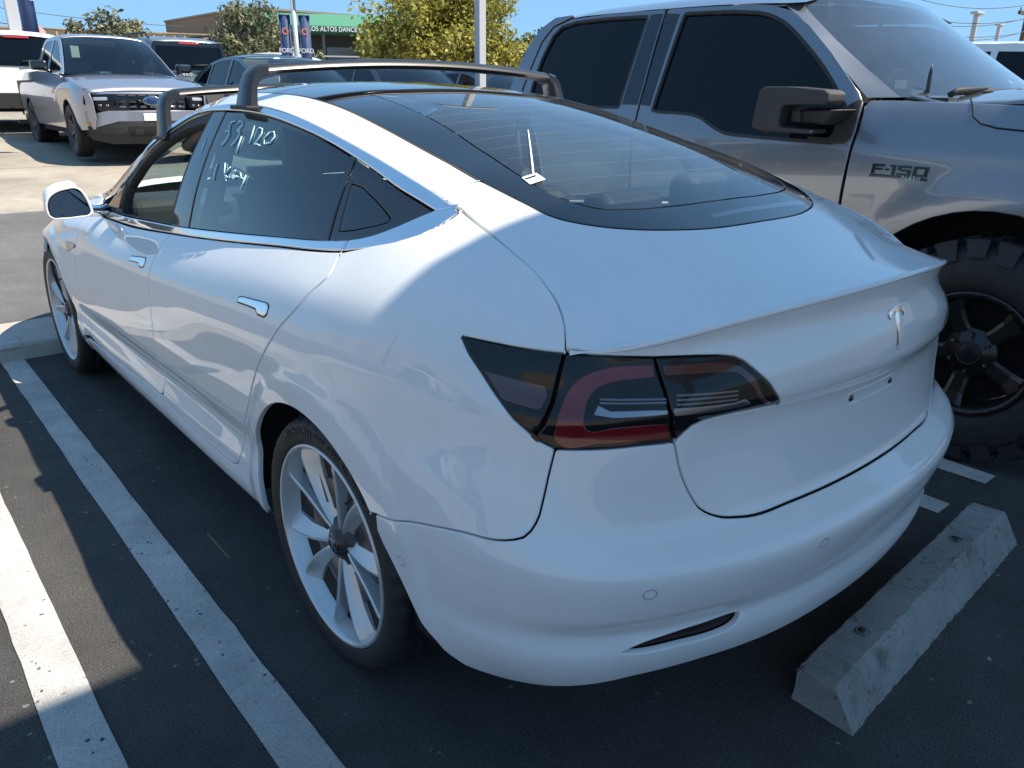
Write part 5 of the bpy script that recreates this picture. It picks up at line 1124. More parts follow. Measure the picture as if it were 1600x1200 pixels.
# ---- silver compact pickup, nose towards us
SILVERB = mat('lilac_silver_metallic', (.34, .35, .40), .34, .7, 1.0, noise=.03, nscale=300)
GUN = mat('gunmetal_alloy', (.09, .09, .1), .35, .8)
wl = [1.5, -1.5]
body = body_poly([(2.30,.87),(2.34,.76),(2.34,.55),(2.28,.40),(1.98,.38)], [(-2.0,.44),(-2.55,.50),(-2.62,.8),(-2.62,1.17)], [(-1.0,1.19),(.0,1.16),(.95,1.11),(1.3,1.075),(1.8,1.005),(2.15,.925)], wl, .36, .38)
cab = [(1.02,1.12),(.72,1.36),(.42,1.56),(.22,1.645),(.0,1.665),(-.4,1.67),(-.75,1.655),(-.88,1.60),(-.98,1.40),(-1.04,1.20),(-.5,1.178),(.3,1.15)]
wins = [[(.80,1.165),(.62,1.33),(.36,1.51),(.2,1.59),(-.10,1.615),(-.10,1.185)], [(-.18,1.19),(-.18,1.615),(-.62,1.61),(-.74,1.57),(-.84,1.38),(-.86,1.22)]]
def mav_extra(v, root):
    fy = lambda x, z: np.stack([x * .925, 2.42 - .24 * (np.abs(x) / .92) ** 3 - .25 * np.clip(z - .95, 0, 1) - .5 * np.clip(.5 - z, 0, 1) + 0 * x, z - .155], -1)
    out = lambda X: X * 0 + [0, 1., 0]
    sym = lambda P_: P_ + [(-a, b) for a, b in P_[::-1]]
    end_panel(root, 'front_bumper', SILVERB, fy, sym([(0,.80),(.62,.80),(.80,.76),(.905,.80),(.905,.62),(.80,.58),(.66,.62),(.5,.66),(0,.66)]), outward=out)
    end_panel(root, 'lower_bumper', TRIMBLK, fy, sym([(0,.655),(.5,.655),(.66,.615),(.80,.575),(.90,.60),(.86,.42),(.6,.36),(0,.36)]), outward=out)
    end_panel(root, 'grille_surround', SILVERB, fy, sym([(0,1.045),(.55,1.045),(.86,1.03),(.86,1.0),(.55,1.01),(0,1.01)]), outward=out)
    end_panel(root, 'grille', BLACKGLOSS, fy, sym([(0,1.008),(.52,1.008),(.50,.83),(.42,.805),(0,.805)]), outward=out, off=-.02)
    for r in range(3):
        for k in range(7):
            x = -.42 + k * .14; end_panel(root, 'grille_bar', TRIMBLK if r else CLEARTRIM, fy, [(x - .05, .84 + .062 * r), (x + .05, .84 + .062 * r), (x + .04, .862 + .062 * r), (x - .04, .862 + .062 * r)] if r < 2 else [(x - .055, .985), (x + .055, .985), (x + .05, 1.003), (x - .055, 1.003)], outward=out, off=.004, gap=0, corner=.004)
    for s in (1, -1):
        end_panel(root, 'headlamp', LENSBLK, fy, [(s * .50,1.005),(s * .88,1.0),(s * .90,.88),(s * .80,.825),(s * .53,.835)], outward=out, off=.006)
        end_panel(root, 'lamp_reflector', LAMPCLR, fy, [(s * .60,.975),(s * .78,.97),(s * .78,.925),(s * .60,.93)], outward=out, off=.010)
        for q in range(3): end_panel(root, 'lamp_reflector', CLEARTRIM, fy, [(s * (.58 + q * .09),.85),(s * (.64 + q * .09),.85),(s * (.64 + q * .09),.885),(s * (.60 + q * .09),.885)], outward=out, off=.010)
        end_panel(root, 'side_marker', AMBER, fy, [(s * .84,.60),(s * .885,.61),(s * .89,.655),(s * .84,.645)], outward=out, off=.008)
        end_panel(root, 'bumper_insert', BLACKPLAS, fy, [(s * .44,.60),(s * .74,.585),(s * .74,.50),(s * .44,.50)], outward=out, off=.006)
        b = MB(); b.bm(rbox((s * 1.02 - .11, .62, 1.17), (s * 1.02 + .11, .76, 1.30), .04)); b.tube([(s * .86, .72, 1.15), (s * .96, .70, 1.19)], .03, 8); b.build('door_mirror', BLACKGLOSS, root)
    end_panel(root, 'lower_grille', DARK, fy, sym([(0,.60),(.40,.60),(.36,.46),(0,.46)]), outward=out, off=.004)
    end_panel(root, 'front_plate', PLATE, fy, sym([(0,.765),(.16,.765),(.16,.665),(0,.665)]), outward=out, off=.012, corner=.004)
    end_panel(root, 'emblem', mat('emblem_blue', (.02, .04, .12), .2, 0, 1), fy, [(.135 * math.cos(R(t)), .925 + .052 * math.sin(R(t))) for t in range(0, 360, 15)], outward=out, off=.022, corner=0)
    end_panel(root, 'emblem_ring', CHROME, fy, [(.145 * math.cos(R(t)), .925 + .058 * math.sin(R(t))) for t in range(0, 360, 15)], outward=out, off=.019, corner=0)
    me = text_mesh('Ford', .085, .002, False, 1.0, .3)
    for p in me.vertices: p.co = (-p.co.x, 2.447 + p.co.z, .770 + p.co.y)
    link('emblem_lettering', me, CHROME, root)
    b = MB(); b.bm(rbox((-.62, .92, 1.02), (.62, 1.04, 1.10), .02)); b.build('dashboard', mat('dash_grey', (.045, .047, .05), .8), root)
    for s in (1, -1):
        b = MB(); b.bm(rbox((s * .38 - .24, -.22, .75), (s * .38 + .24, -.06, 1.32), .06)); b.bm(rbox((s * .38 - .12, -.2, 1.33), (s * .38 + .12, -.1, 1.50), .04)); b.build('seat', CLOTH, root)
    b = MB(); b.box((.42, .52, 1.36), (.53, .525, 1.52), 0); b.build('window_sticker', mat('window_paper', (.62, .70, .64), .7), root)
    b = MB(); b.bm(rbox((-.14, .30, 1.52), (.14, .36, 1.60), .02)); b.build('mirror_housing', DARK, root)
    b = MB(); b.box((-.86, -2.58, .6), (.86, -1.06, 1.05)); b.build('load_bed', TRIMBLK, root)
bg_car('pickup_truck', 'silver compact pickup parked nose-on on the concrete, beyond the kerb', 'pickup', (1.985, 12.77, terr(12.77) - .005), math.pi - .02, SILVERB, .905, body, cab, wins,
       [(-2.7, 1.18), (0, 1.15), (1.0, 1.11), (2.4, 1.08)], [(.26,1.665),(.1,1.70),(-.2,1.722),(-.5,1.72),(-.8,1.70),(-.92,1.63)],
       [(1.00,1.125,1.10,1.10),(.72,1.355,.84,1.36),(.44,1.545,.58,1.565),(.24,1.635,.38,1.665)], [(-1.04,1.2,-1.06,1.2),(-.90,1.58,-.92,1.62)],
       [(1.05,1.125,1.085),(1.4,1.105,1.055),(1.8,1.05,.99),(2.15,.965,.915),(2.30,.905,.87)], wl, .36, GUN, extras=mav_extra, aside=([.3, .5, .75, .92, 1.02, 1.10, 1.16], [.05, .015, 0, .01, .04, .09, .115]))

# ---- estate-shaped SUVs seen from behind (local nose +y, so the tail is at -y)
def suv_spec(z=1.72, L=2.2, rear=-2.15):
    wl = [1.35, -1.35]
    body = body_poly([(L,.95),(L + .05,.7),(L - .02,.45),(1.85,.36)], [(-1.8,.40),(rear,.48),(rear - .03,.8),(rear,1.06)], [(-1.0,1.07),(0,1.05),(1.0,1.02),(1.6,1.0)], wl, .36, .34)
    cab = [(1.05,1.03),(.70,1.30),(.40,z - .14),(.15,z - .07),(-.3,z - .05),(-1.2,z - .06),(-1.85,z - .09),(rear + .10,z - .17),(rear - .01,1.07),(-1,1.08),(0,1.06)]
    wins = [[(.80,1.09),(.55,1.28),(.3,z - .20),(.1,z - .14),(-.12,z - .13),(-.12,1.10)], [(-.2,1.10),(-.2,z - .13),(-.95,z - .13),(-1.0,1.11)], [(-1.08,1.12),(-1.06,z - .14),(-1.72,z - .17),(-1.85,1.13)]]
    belt = [(-2.4, 1.08), (0, 1.06), (2.4, 1.0)]
    roofc = [(.18,z - .05),(0,z - .02),(-.4,z),(-1.2,z - .005),(-1.8,z - .04),(rear + .08,z - .12)]
    sf = [(1.03,1.035,1.15,1.02),(.70,1.29,.84,1.30),(.42,z - .15,.56,z - .13),(.17,z - .08,.32,z - .05)]
    sr = [(rear - .02,1.08,rear - .06,1.08),(rear + .04,1.35,rear - .0,1.36),(rear + .09,z - .19,rear + .05,z - .15)]
    hood = [(1.1,1.06,1.0),(1.5,1.06,.985),(1.9,1.02,.96),(2.15,.95,.90)]
    return body, cab, wins, belt, roofc, sf, sr, hood, wl
def tail_end(paint, z, rear, lamp, glass_top, cladding=True, letters=None, upper=None, rails=False, spoiler=True):
    def f(v, root):
        ry = lambda x, zz: np.stack([x, rear - .045 + .12 * (np.abs(x) / .92) ** 3 + .10 * np.clip(zz - 1.06, 0, 1) + 0 * x, zz], -1); out = lambda X: X * 0 + [0, -1., 0]
        sym = lambda P_: P_ + [(-a, b) for a, b in P_[::-1]]
        end_panel(root, 'tailgate', paint, ry, sym([(0,1.10),(.70,1.09),(.74,.95),(.70,.62),(0,.62)]), outward=out)
        end_panel(root, 'rear_corner', paint, ry, [(.745,1.12),(.92,1.10),(.925,.62),(.705,.62),(.745,.95)], outward=out); end_panel(root, 'rear_corner', paint, ry, [(-.745,1.12),(-.92,1.10),(-.925,.62),(-.705,.62),(-.745,.95)], outward=out)
        end_panel(root, 'rear_bumper', TRIMBLK if cladding else paint, ry, sym([(0,.615),(.92,.615),(.90,.36),(0,.34)]), outward=out, off=.02)
        end_panel(root, 'rear_window', TINT, ry, sym([(0,z - .20),(.62,z - .21),(.70,1.14),(0,1.12)]), outward=out, off=.012)
        if upper: end_panel(root, 'gate_upper', upper, ry, sym([(0,z - .12),(.66,z - .13),(.78,1.13),(0,1.108)]), outward=out, off=.004)
        end_panel(root, 'brake_lamp', REDLAMP, ry, sym([(0,z - .135),(.20,z - .135),(.20,z - .175),(0,z - .175)]), outward=out, off=.02, corner=.004)
        for s in (1, -1): end_panel(root, 'tail_lamp', REDLAMP, ry, [(s * a, b) for a, b in lamp], outward=out, off=.014)
        b = MB(); b.tube([(0, rear - .10, 1.16), (.18, rear - .10, 1.17), (.36, rear - .09, 1.19)], [.02, .014, .008], 6); b.build('rear_wiper', TRIMBLK, root)
        if letters:
            me = text_mesh(letters, .075, .003, True, 1.5)
            for p in me.vertices: p.co = (p.co.x, rear - .058 - p.co.z, 1.0 + p.co.y)
            link('tailgate_lettering', me, PLATE, root)
        if rails:
            for s in (1, -1):
                b = MB(); b.tube([(s * .62, -1.75, z - .06), (s * .63, -1.6, z + .03), (s * .63, -.6, z + .05), (s * .63, .0, z + .03), (s * .62, .1, z - .05)], .022, 6); b.build('roof_bar', BLACKPLAS, root)
            b = MB(); b.add([(0, -1.6, z - .01), (0, -1.78, z - .02), (0, -1.72, z + .07), (.02, -1.7, z - .01)], [(0, 1, 2), (0, 2, 3), (1, 2, 3)]); b.build('antenna_fin', BLACKGLOSS, root)
    return f
S = suv_spec(1.72)
WHITEP = mat('plain_white_paint', (.74, .74, .73), .4, 0, 1.0)
BRB = mat('slate_blue_paint', (.115, .165, .215), .38, .3, 1.0)
bg_car('sport_utility', 'white SUV seen from behind, cut by the left edge of the photo', 'SUV', (1.28, 17.9, terr(17.9) - .02), .04, WHITEP, .98, *S[:4], [(y, z + .0) for y, z in S[4]], *S[5:8], S[8], .37, GUN,
       extras=tail_end(WHITEP, 1.72, -2.15, [(.80,1.06),(.90,1.05),(.90,.70),(.84,.70)], 1.5, letters=None))
bg_car('sport_utility', 'slate-blue boxy SUV with black tailgate glass and roof rails, seen from behind', 'SUV', (4.22, 17.35, terr(17.35) - .0), .0, BRB, .93, *S[:4], S[4], *S[5:8], S[8], .36, GUN,
       extras=tail_end(BRB, 1.72, -2.15, [(.68,1.02),(.91,1.03),(.92,.90),(.74,.90)], 1.5, letters='BRONCO', upper=BLACKGLOSS, rails=True))
# ---- dark green fastback crossover
GRN = mat('dark_green_paint', (.012, .045, .045), .35, .4, 1.0)
def fast_spec(z=1.60):
    wl = [1.45, -1.45]
    body = body_poly([(2.25,.92),(2.32,.7),(2.25,.42),(1.95,.36)], [(-1.95,.40),(-2.30,.5),(-2.34,.85),(-2.26,1.07)], [(-1.4,1.06),(-.5,1.02),(.6,.98),(1.3,.96),(1.8,.95)], wl, .36, .34)
    cab = [(1.20,.97),(.85,1.20),(.5,1.40),(.2,1.50),(-.2,z - .06),(-.7,z - .075),(-1.2,z - .14),(-1.7,1.30),(-2.0,1.15),(-2.15,1.08),(-1,1.05),(0,1.02)]
    wins = [[(.92,1.02),(.72,1.20),(.46,1.34),(.15,1.44),(-.15,z - .115),(-.2,1.06)], [(-.28,1.065),(-.24,z - .11),(-.7,z - .125),(-1.05,z - .17),(-1.12,1.10)], [(-1.19,1.105),(-1.13,z - .19),(-1.45,1.30),(-1.72,1.14)]]
    belt = [(-2.4, 1.08), (-.5, 1.04), (2.4, .95)]
    roofc = [(.2,1.52),(0,z - .045),(-.3,z - .005),(-.8,z - .01),(-1.25,z - .085),(-1.7,1.35),(-2.05,1.18),(-2.2,1.12)]
    sf = [(1.18,.975,1.32,.97),(.85,1.195,1.0,1.21),(.52,1.39,.68,1.42),(.22,1.495,.38,1.53)]
    hood = [(1.25,1.0,.95),(1.6,1.0,.94),(2.0,.94,.90),(2.2,.87,.84)]
    return body, cab, wins, belt, roofc, sf, None, hood, wl
Fs = fast_spec()
def mach_extra(v, root):
    b = MB(); b.add([(-.03, -1.02, 1.585), (.03, -1.02, 1.585), (0, -1.2, 1.60), (0, -1.14, 1.66)], [(0, 1, 3), (1, 2, 3), (2, 0, 3)]); b.build('antenna_fin', BLACKGLOSS, root)
bg_car('crossover', 'dark green fastback crossover behind the roof bars, beside the slate-blue SUV', 'crossover', (4.74, 12.35, terr(12.35) - .06), math.pi - .02, GRN, .94, *Fs[:4], Fs[4], Fs[5], None, Fs[7], Fs[8], .37, GUN, extras=mach_extra)
bg_car('crossover', 'white fastback crossover mostly hidden behind the green one', 'crossover', (7.2, 18.2, terr(18) - .05), 0, WHITEP, .94, *Fs[:4], Fs[4], Fs[5], None, Fs[7], Fs[8], .37, GUN)
S3 = suv_spec(1.60)
NAVY = mat('dark_navy_paint', (.012, .016, .028), .35, .3, 1.0)
bg_car('sport_utility', 'black SUV with a pale blue windscreen, seen between roof bar and roof', 'SUV', (7.33, 12.7, terr(12.7) - .06), math.pi, NAVY, .93, *S3[:4], S3[4], *S3[5:8], S3[8], .37, GUN)
BLUP = mat('steel_blue_paint', (.06, .11, .17), .35, .4, 1.0)
bg_car('crossover', 'steel-blue car half hidden behind the cab of the grey pickup', 'car', (10.0, 12.9, terr(12.9) - .18), math.pi, BLUP, .93, *Fs[:4], Fs[4], Fs[5], None, Fs[7], Fs[8], .36, GUN)
S2 = suv_spec(2.02, 2.6, -2.5)
def big(P_): return [(y * 1.15, z * 1.16) for y, z in P_]
bg_car('sport_utility', 'tall white SUV with black windows at the right edge, behind the grey pickup', 'SUV', (9.2, 1.9, .0), math.pi, WHITEP, 1.0, body_poly([(2.5,1.15),(2.58,.8),(2.5,.5),(2.2,.42)], [(-1.9,.45),(-2.5,.5),(-2.55,.9),(-2.5,1.36)], [(-1.0,1.38),(0,1.37),(1.2,1.33),(2.0,1.28)], [1.6, -1.55], .41, .40),
       [(1.25,1.35),(.95,1.58),(.65,1.80),(.4,1.93),(0,1.97),(-1.2,1.97),(-2.1,1.95),(-2.38,1.85),(-2.5,1.40),(0,1.40)], [[(.98,1.44),(.75,1.62),(.52,1.78),(.3,1.87),(-.15,1.89),(-.15,1.44)], [(-.22,1.44),(-.22,1.89),(-1.15,1.89),(-1.18,1.44)], [(-1.26,1.44),(-1.24,1.89),(-2.1,1.87),(-2.3,1.46)]],
       [(-2.7, 1.40), (0, 1.39), (2.6, 1.3)], [(.42,1.95),(.2,1.995),(-.4,2.02),(-1.5,2.02),(-2.2,1.98),(-2.4,1.90)], [(1.23,1.355,1.36,1.34),(.95,1.57,1.1,1.58),(.66,1.79,.82,1.82),(.42,1.92,.58,1.96)], [(-2.5,1.42,-2.54,1.42),(-2.40,1.83,-2.44,1.86)],
       [(1.3,1.37,1.31),(1.8,1.36,1.28),(2.3,1.30,1.22),(2.48,1.2,1.13)], [1.6, -1.55], .41, GUN)

# ================================================================ trees and shrubs
def leaf_mat(name, dark, light, sun_=(0, 0, 0)):
    m = bpy.data.materials.new(name); m.use_nodes = True; MATS[name] = m; nt = m.node_tree; b = nt.nodes['Principled BSDF']
    g = nt.nodes.new('ShaderNodeNewGeometry'); n = noise_node(nt, 5.5, 3, .6, g.outputs['Position'])
    c = mixc(nt, dark, light, ramp(nt, n.outputs['Fac'], [(.32, (0, 0, 0)), (.68, (1, 1, 1))]).outputs[0])
    rn = nt.nodes.new('ShaderNodeMapRange'); rn.inputs['To Min'].default_value = .6; rn.inputs['To Max'].default_value = 1.4; nt.links.new(g.outputs['Random Per Island'], rn.inputs['Value'])
    mu = nt.nodes.new('ShaderNodeVectorMath'); mu.operation = 'SCALE'; nt.links.new(c, mu.inputs[0]); nt.links.new(rn.outputs[0], mu.inputs['Scale'])
    nt.links.new(mu.outputs[0], b.inputs['Base Color']); b.inputs['Roughness'].default_value = .55
    t = nt.nodes.new('ShaderNodeBsdfTranslucent'); nt.links.new(mu.outputs[0], t.inputs[0]); mx = nt.nodes.new('ShaderNodeMixShader'); mx.inputs[0].default_value = .35
    nt.links.new(b.outputs[0], mx.inputs[1]); nt.links.new(t.outputs[0], mx.inputs[2]); nt.links.new(mx.outputs[0], nt.nodes['Material Output'].inputs[0])
    return m
LEAF_OLIVE = leaf_mat('olive_leaves', (.075, .085, .04), (.27, .27, .16)); LEAF_YEL = leaf_mat('yellow_green_leaves', (.15, .145, .025), (.46, .43, .09)); LEAF_DK = leaf_mat('dark_green_leaves', (.02, .035, .012), (.08, .10, .025)); LEAF_BR = leaf_mat('bright_green_leaves', (.07, .09, .012), (.22, .25, .03))
BARK = mat('grey_bark', (.11, .09, .075), .9, noise=.3, nscale=12, bump=.5, bscale=30)
def tree(name, label, loc, rx, rz_, trunk_h, nclump, nleaf, size, leaf, seed, group=None, ry=None, bottom=.0, spread=.32):
    r = np.random.default_rng(seed); root = empty(name, loc); tag(root, label, 'tree' if 'tree' in name else 'shrub', group); ry = ry or rx
    C = []
    while len(C) < nclump:
        p = r.uniform(-1, 1, 3); q = np.linalg.norm(p)
        if .35 < q < 1: C.append(p * [rx, ry, rz_] * (.9 + .25 * r.random()) + [0, 0, trunk_h + rz_])
    b = MB(); b.tube([(0, 0, -.1), (.03, .02, trunk_h * .5), (-.02, .03, trunk_h), (.0, .0, trunk_h + rz_ * .8)], [.09 * rx, .075 * rx, .06 * rx, .02 * rx], 8)
    b.build('trunk', BARK, root)
    for c in C[::max(1, nclump // 14)]:
        b = MB(); b.tube([(0, .01, trunk_h * .9), tuple(c * [.45, .45, .0] + [0, 0, trunk_h + (c[2] - trunk_h) * .5]), tuple(c)], [.04 * rx, .022 * rx, .006 * rx], 5); b.build('limb', BARK, root)
    C = np.array(C); k = r.integers(0, len(C), nleaf); cs = r.uniform(.7, 1.3, len(C))
    d = r.normal(0, 1, (nleaf, 3)); d /= np.linalg.norm(d, axis=1)[:, None]; rad = r.random(nleaf) ** .5
    P_ = C[k] + d * (rad * cs[k])[:, None] * np.array([rx, ry, rz_]) * spread
    n = d + r.normal(0, .8, (nleaf, 3)) + [0, 0, .5]; n /= np.linalg.norm(n, axis=1)[:, None]
    a = np.cross(n, r.normal(0, 1, (nleaf, 3))); a /= np.linalg.norm(a, axis=1)[:, None]; c_ = np.cross(n, a); s = size * r.uniform(.6, 1.3, nleaf)[:, None]
    V_ = np.stack([P_ - a * s, P_ - c_ * s * .5 + n * s * .12, P_ + a * s, P_ + c_ * s * .5 + n * s * .12], 1).reshape(-1, 3); V_[:, 2] = np.maximum(V_[:, 2], bottom)
    me = bpy.data.meshes.new('crown'); me.vertices.add(len(V_)); me.vertices.foreach_set('co', V_.ravel()); me.loops.add(nleaf * 4); me.loops.foreach_set('vertex_index', np.arange(nleaf * 4)); me.polygons.add(nleaf)
    me.polygons.foreach_set('loop_start', np.arange(0, nleaf * 4, 4)); me.polygons.foreach_set('loop_total', np.full(nleaf, 4)); me.update(); me.validate(); o = link('crown', me, leaf, root); return root
tree('olive_tree', 'olive-green tree above the silver pickup, in front of the tan wall', (5.0, 23.7, .73), 1.15, .80, .95, 60, 5200, .075, LEAF_OLIVE, 1)
tree('olive_tree', 'olive-green tree in front of the brown building, left of the banners', (7.75, 20.5, .73), 1.05, 1.05, .75, 70, 6200, .070, LEAF_OLIVE, 2)
tree('olive_tree', 'small olive tree just right of the blue banners', (8.85, 19.2, .73), .30, .50, .75, 24, 1500, .06, LEAF_OLIVE, 3)
tree('olive_tree', 'olive tree cut by the left edge above the white SUV', (1.0, 27.5, .73), .9, .7, .75, 30, 1800, .075, LEAF_OLIVE, 4)
tree('broad_tree', 'large yellow-green tree left of the white light pole', (13.75, 20.0, .73), 2.35, 1.75, .35, 190, 24000, .085, LEAF_YEL, 5, spread=.26)
tree('broad_tree', 'bright green tree right of the white light pole', (18.6, 21.5, .73), 1.6, .85, .6, 60, 7000, .09, LEAF_BR, 6)
tree('broad_tree', 'dark green tree far off beside the pickup cab', (28.5, 30.0, .73), 2.6, 1.7, .6, 70, 7000, .14, LEAF_DK, 7)
for k, (x, y, w_) in enumerate(((2.9, 30, .5), (3.6, 30, .45), (6.9, 26, .45), (9.6, 26, .5))):
    tree('shrub', ['low grey-green shrub in front of the tan wall, nearest the light pole', 'low grey-green shrub left of the olive tree above the silver pickup', 'low shrub right of the olive tree above the silver pickup', 'yellow-green shrub above the slate-blue SUV'][k], (x, y, .73), w_, .55, .5, 14, 700, .07, [LEAF_OLIVE, LEAF_OLIVE, LEAF_OLIVE, LEAF_BR][k], 20 + k)

# ================================================================ buildings
TAN = mat('tan_metal_siding', (.52, .40, .26), .7, noise=.04); TAN2 = mat('tan_metal_rib', (.42, .32, .20), .7)
tb = empty('low_building', (6.0, 43.0, .7)); tag(tb, 'long low tan building with ribbed metal parapet behind the parked cars', 'building')
A = Vector((-10.5, 46.5, 0)); B = Vector((16.5, 39.9, 0)); D_ = (B - A).normalized(); Nn = Vector((D_.y, -D_.x, 0)); Lw = (B - A).length
def wpt(t, o_, z): p = A + D_ * t + Nn * o_; return (p.x - 6.0, p.y - 43.0, z - .7)
b = MB(); b.add([wpt(0, 0, .7), wpt(Lw, 0, .7), wpt(Lw, -9, .7), wpt(0, -9, .7), wpt(0, 0, 3.98), wpt(Lw, 0, 3.98), wpt(Lw, -9, 3.98), wpt(0, -9, 3.98)], [(0, 1, 5, 4), (1, 2, 6, 5), (2, 3, 7, 6), (3, 0, 4, 7), (4, 5, 6, 7)]); b.build('wall', TAN, tb)
nr = int(Lw / .46)
for i in range(nr):
    t = .2 + i * .46; b = MB(); p0 = wpt(t, 0, 2.6); p1 = wpt(t + .09, .07, 4.0); b.add([wpt(t, .0, 2.2), wpt(t + .10, .0, 2.2), wpt(t + .10, .08, 2.2), wpt(t, .08, 2.2), wpt(t, 0, 4.02), wpt(t + .10, 0, 4.02), wpt(t + .10, .08, 4.02), wpt(t, .08, 4.02)], [(0, 1, 2, 3), (4, 5, 6, 7), (0, 1, 5, 4), (1, 2, 6, 5), (2, 3, 7, 6), (3, 0, 4, 7)]); b.build('rib', TAN2, tb)
for z in (3.62, 3.99):
    b = MB(); b.add([wpt(0, .0, z), wpt(Lw, 0, z), wpt(Lw, .11, z), wpt(0, .11, z), wpt(0, 0, z + .05), wpt(Lw, 0, z + .05), wpt(Lw, .11, z + .05), wpt(0, .11, z + .05)], [(0, 1, 2, 3), (4, 5, 6, 7), (0, 1, 5, 4), (1, 2, 6, 5), (2, 3, 7, 6), (3, 0, 4, 7)]); b.build('rail', TAN2, tb)
bb = empty('plain_building', (18, 55, .7)); tag(bb, 'plain brown windowless building behind the olive tree', 'building')
BRN = mat('brown_stucco', (.17, .135, .105), .9, noise=.05, nscale=1)
Q = [(-2.6, -4.2), (-2.4, -16.0), (12, -16.0), (12, -4.0)]
b = MB(); b.add([(x, y, 0) for x, y in Q] + [(x, y, 4.5) for x, y in Q], [(0, 1, 5, 4), (1, 2, 6, 5), (2, 3, 7, 6), (3, 0, 4, 7), (4, 5, 6, 7)]); b.build('wall', BRN, bb)
Q = [(-2.66, -4.14), (-2.46, -16.06), (12.06, -16.06), (12.06, -3.94)]
b = MB(); b.add([(x, y, 4.502) for x, y in Q] + [(x, y, 4.60) for x, y in Q], [(0, 1, 5, 4), (1, 2, 6, 5), (2, 3, 7, 6), (3, 0, 4, 7), (4, 5, 6, 7)]); b.build('parapet_cap', mat('brown_cap', (.22, .18, .14), .8), bb)
db = empty('dance_studio', (15.3, 34.66, .7)); tag(db, 'studio with green fascia and white lettering, half hidden by the yellow-green tree', 'building')
GRF = mat('green_fascia', (.06, .24, .15), .6); GRF2 = mat('dark_green_fascia', (.02, .12, .075), .6); DKW = mat('dark_storefront', (.03, .028, .026), .4)
q0 = Vector((-1.6, .55, 0)); dq = Vector((17.84 - 15.32, 33.37 - 34.66, 0)).normalized(); nq = Vector((dq.y, -dq.x, 0))
def gp(t, o_, z): p = q0 + dq * t + nq * o_; return (p.x, p.y, z - .7)
def gbox(name, m, t0, t1, o0, o1, z0, z1, slope=0.):
    b = MB(); b.add([gp(t0, o0, z0), gp(t1, o0, z0), gp(t1, o1, z0), gp(t0, o1, z0), gp(t0, o0, z1), gp(t1, o0, z1), gp(t1, o1 - slope, z1), gp(t0, o1 - slope, z1)], [(0, 1, 2, 3), (4, 5, 6, 7), (0, 1, 5, 4), (1, 2, 6, 5), (2, 3, 7, 6), (3, 0, 4, 7)]); return b.build(name, m, db)
gbox('green_roof', GRF, 0, 8.6, -8, .55, 4.18, 4.70, .5); gbox('fascia', GRF2, 0, 8.6, -8, .60, 3.90, 4.178); gbox('back_wall', DKW, .3, 8.4, -7, -1.5, .7, 3.898)
for t in (3.4, 6.2): gbox('post', mat('post_grey', (.12, .12, .12), .6), t, t + .12, .2, .32, .7, 3.898)
for z in (1.9, 2.4, 2.9): gbox('railing', mat('railing_white', (.45, .45, .44), .5),   .4, 8.2, .34, .40, z, z + .06)
gbox('shop_window', mat('shop_glass', (.10, .12, .13), .1, 0, 1), 3.6, 6.0, -1.5, -1.45, 1.6, 3.4)
me = text_mesh('LOS ALTOS DANCE C', .27, .02, True, 1.08)
w0 = min(v.co.x for v in me.vertices); w1 = max(v.co.x for v in me.vertices)
for v in me.vertices:
    t = 2.85 + (v.co.x - w0) * (2.35 / (w1 - w0)); p = gp(t, .62 + v.co.z, 4.04 + v.co.y); v.co = p
link('fascia_lettering', me, mat('letter_white', (.85, .85, .83), .5), db)
# what the sedan's flank mirrors: pale concrete, parked vehicles and a workshop across the lot
b = MB(); b.add([(-60, -40, .004), (-2.9, -40, .004), (-2.9, 3.2, .004), (-60, 3.2, .004)], [(0, 1, 2, 3)]); o = b.build('concrete_lot', CONCRETE); tag(o, kind='structure')
bg_car('sport_utility', 'white SUV across the lot, mirrored in the sedan doors', 'SUV', (-11.5, 3.6, 0), R(-90), WHITEP, .95, *S[:4], S[4], *S[5:8], S[8], .36, GUN)
bg_car('sport_utility', 'dark blue SUV across the lot, mirrored in the sedan doors', 'SUV', (-11.5, .6, 0), R(-90), NAVY, .95, *S[:4], S[4], *S[5:8], S[8], .36, GUN)
# beige workshop across the lot on the left, seen only as reflections in the sedan's flank
lw = empty('workshop', (-24, 8, 0)); tag(lw, 'long beige workshop across the lot, mirrored in the sedan doors', 'building')
b = MB(); b.box((-6, -22, 0), (0, 26, 4.6)); b.build('wall', mat('beige_stucco', (.50, .42, .32), .9, noise=.05), lw)
for k in range(7): b = MB(); b.box((.0, -19 + k * 6.2, .1), (.05, -15.4 + k * 6.2, 3.2)); b.build('roller_door', mat('roller_door_grey', (.32, .33, .34), .6), lw)

# ================================================================ poles, banners, wires, flag
POLEM = mat('pole_grey', (.46, .47, .48), .5, .2); WOOD = mat('weathered_wood', (.10, .075, .055), .9, noise=.3, nscale=20); WIRE = mat('wire_black', (.05, .055, .065), .6)
def light_pole(label, x, y, h, r, heads, group='light poles over the lot', sq=True):
    o = empty('light_pole', (x, y, terr(y)), 0); tag(o, label, 'light pole', group)
    b = MB()
    if sq: b.box((-r, -r, 0), (r, r, h), r * .2)
    else: b.tube([(0, 0, 0), (0, 0, h)], [r, r * .7], 10)
    b.build('pole', POLEM, o); b = MB(); b.box((-r * 2.4, -r * 2.4, -.02), (r * 2.4, r * 2.4, .06)); b.build('base', POLEM, o)
    for s in heads: b = MB(); b.bm(rbox((min(0, s * .9), -.16, h - .02), (max(0, s * .9), .16, h + .10), .04)); b.build('lamp_head', POLEM, o)
    return o
light_pole('white square light pole rising in front of the large yellow-green tree', 8.22, 11.03, 6.4, .08, (1, -1))
lp = light_pole('round light pole with two blue banners beside the olive tree', 7.08, 16.42, 2.85, .075, (1,), sq=False)
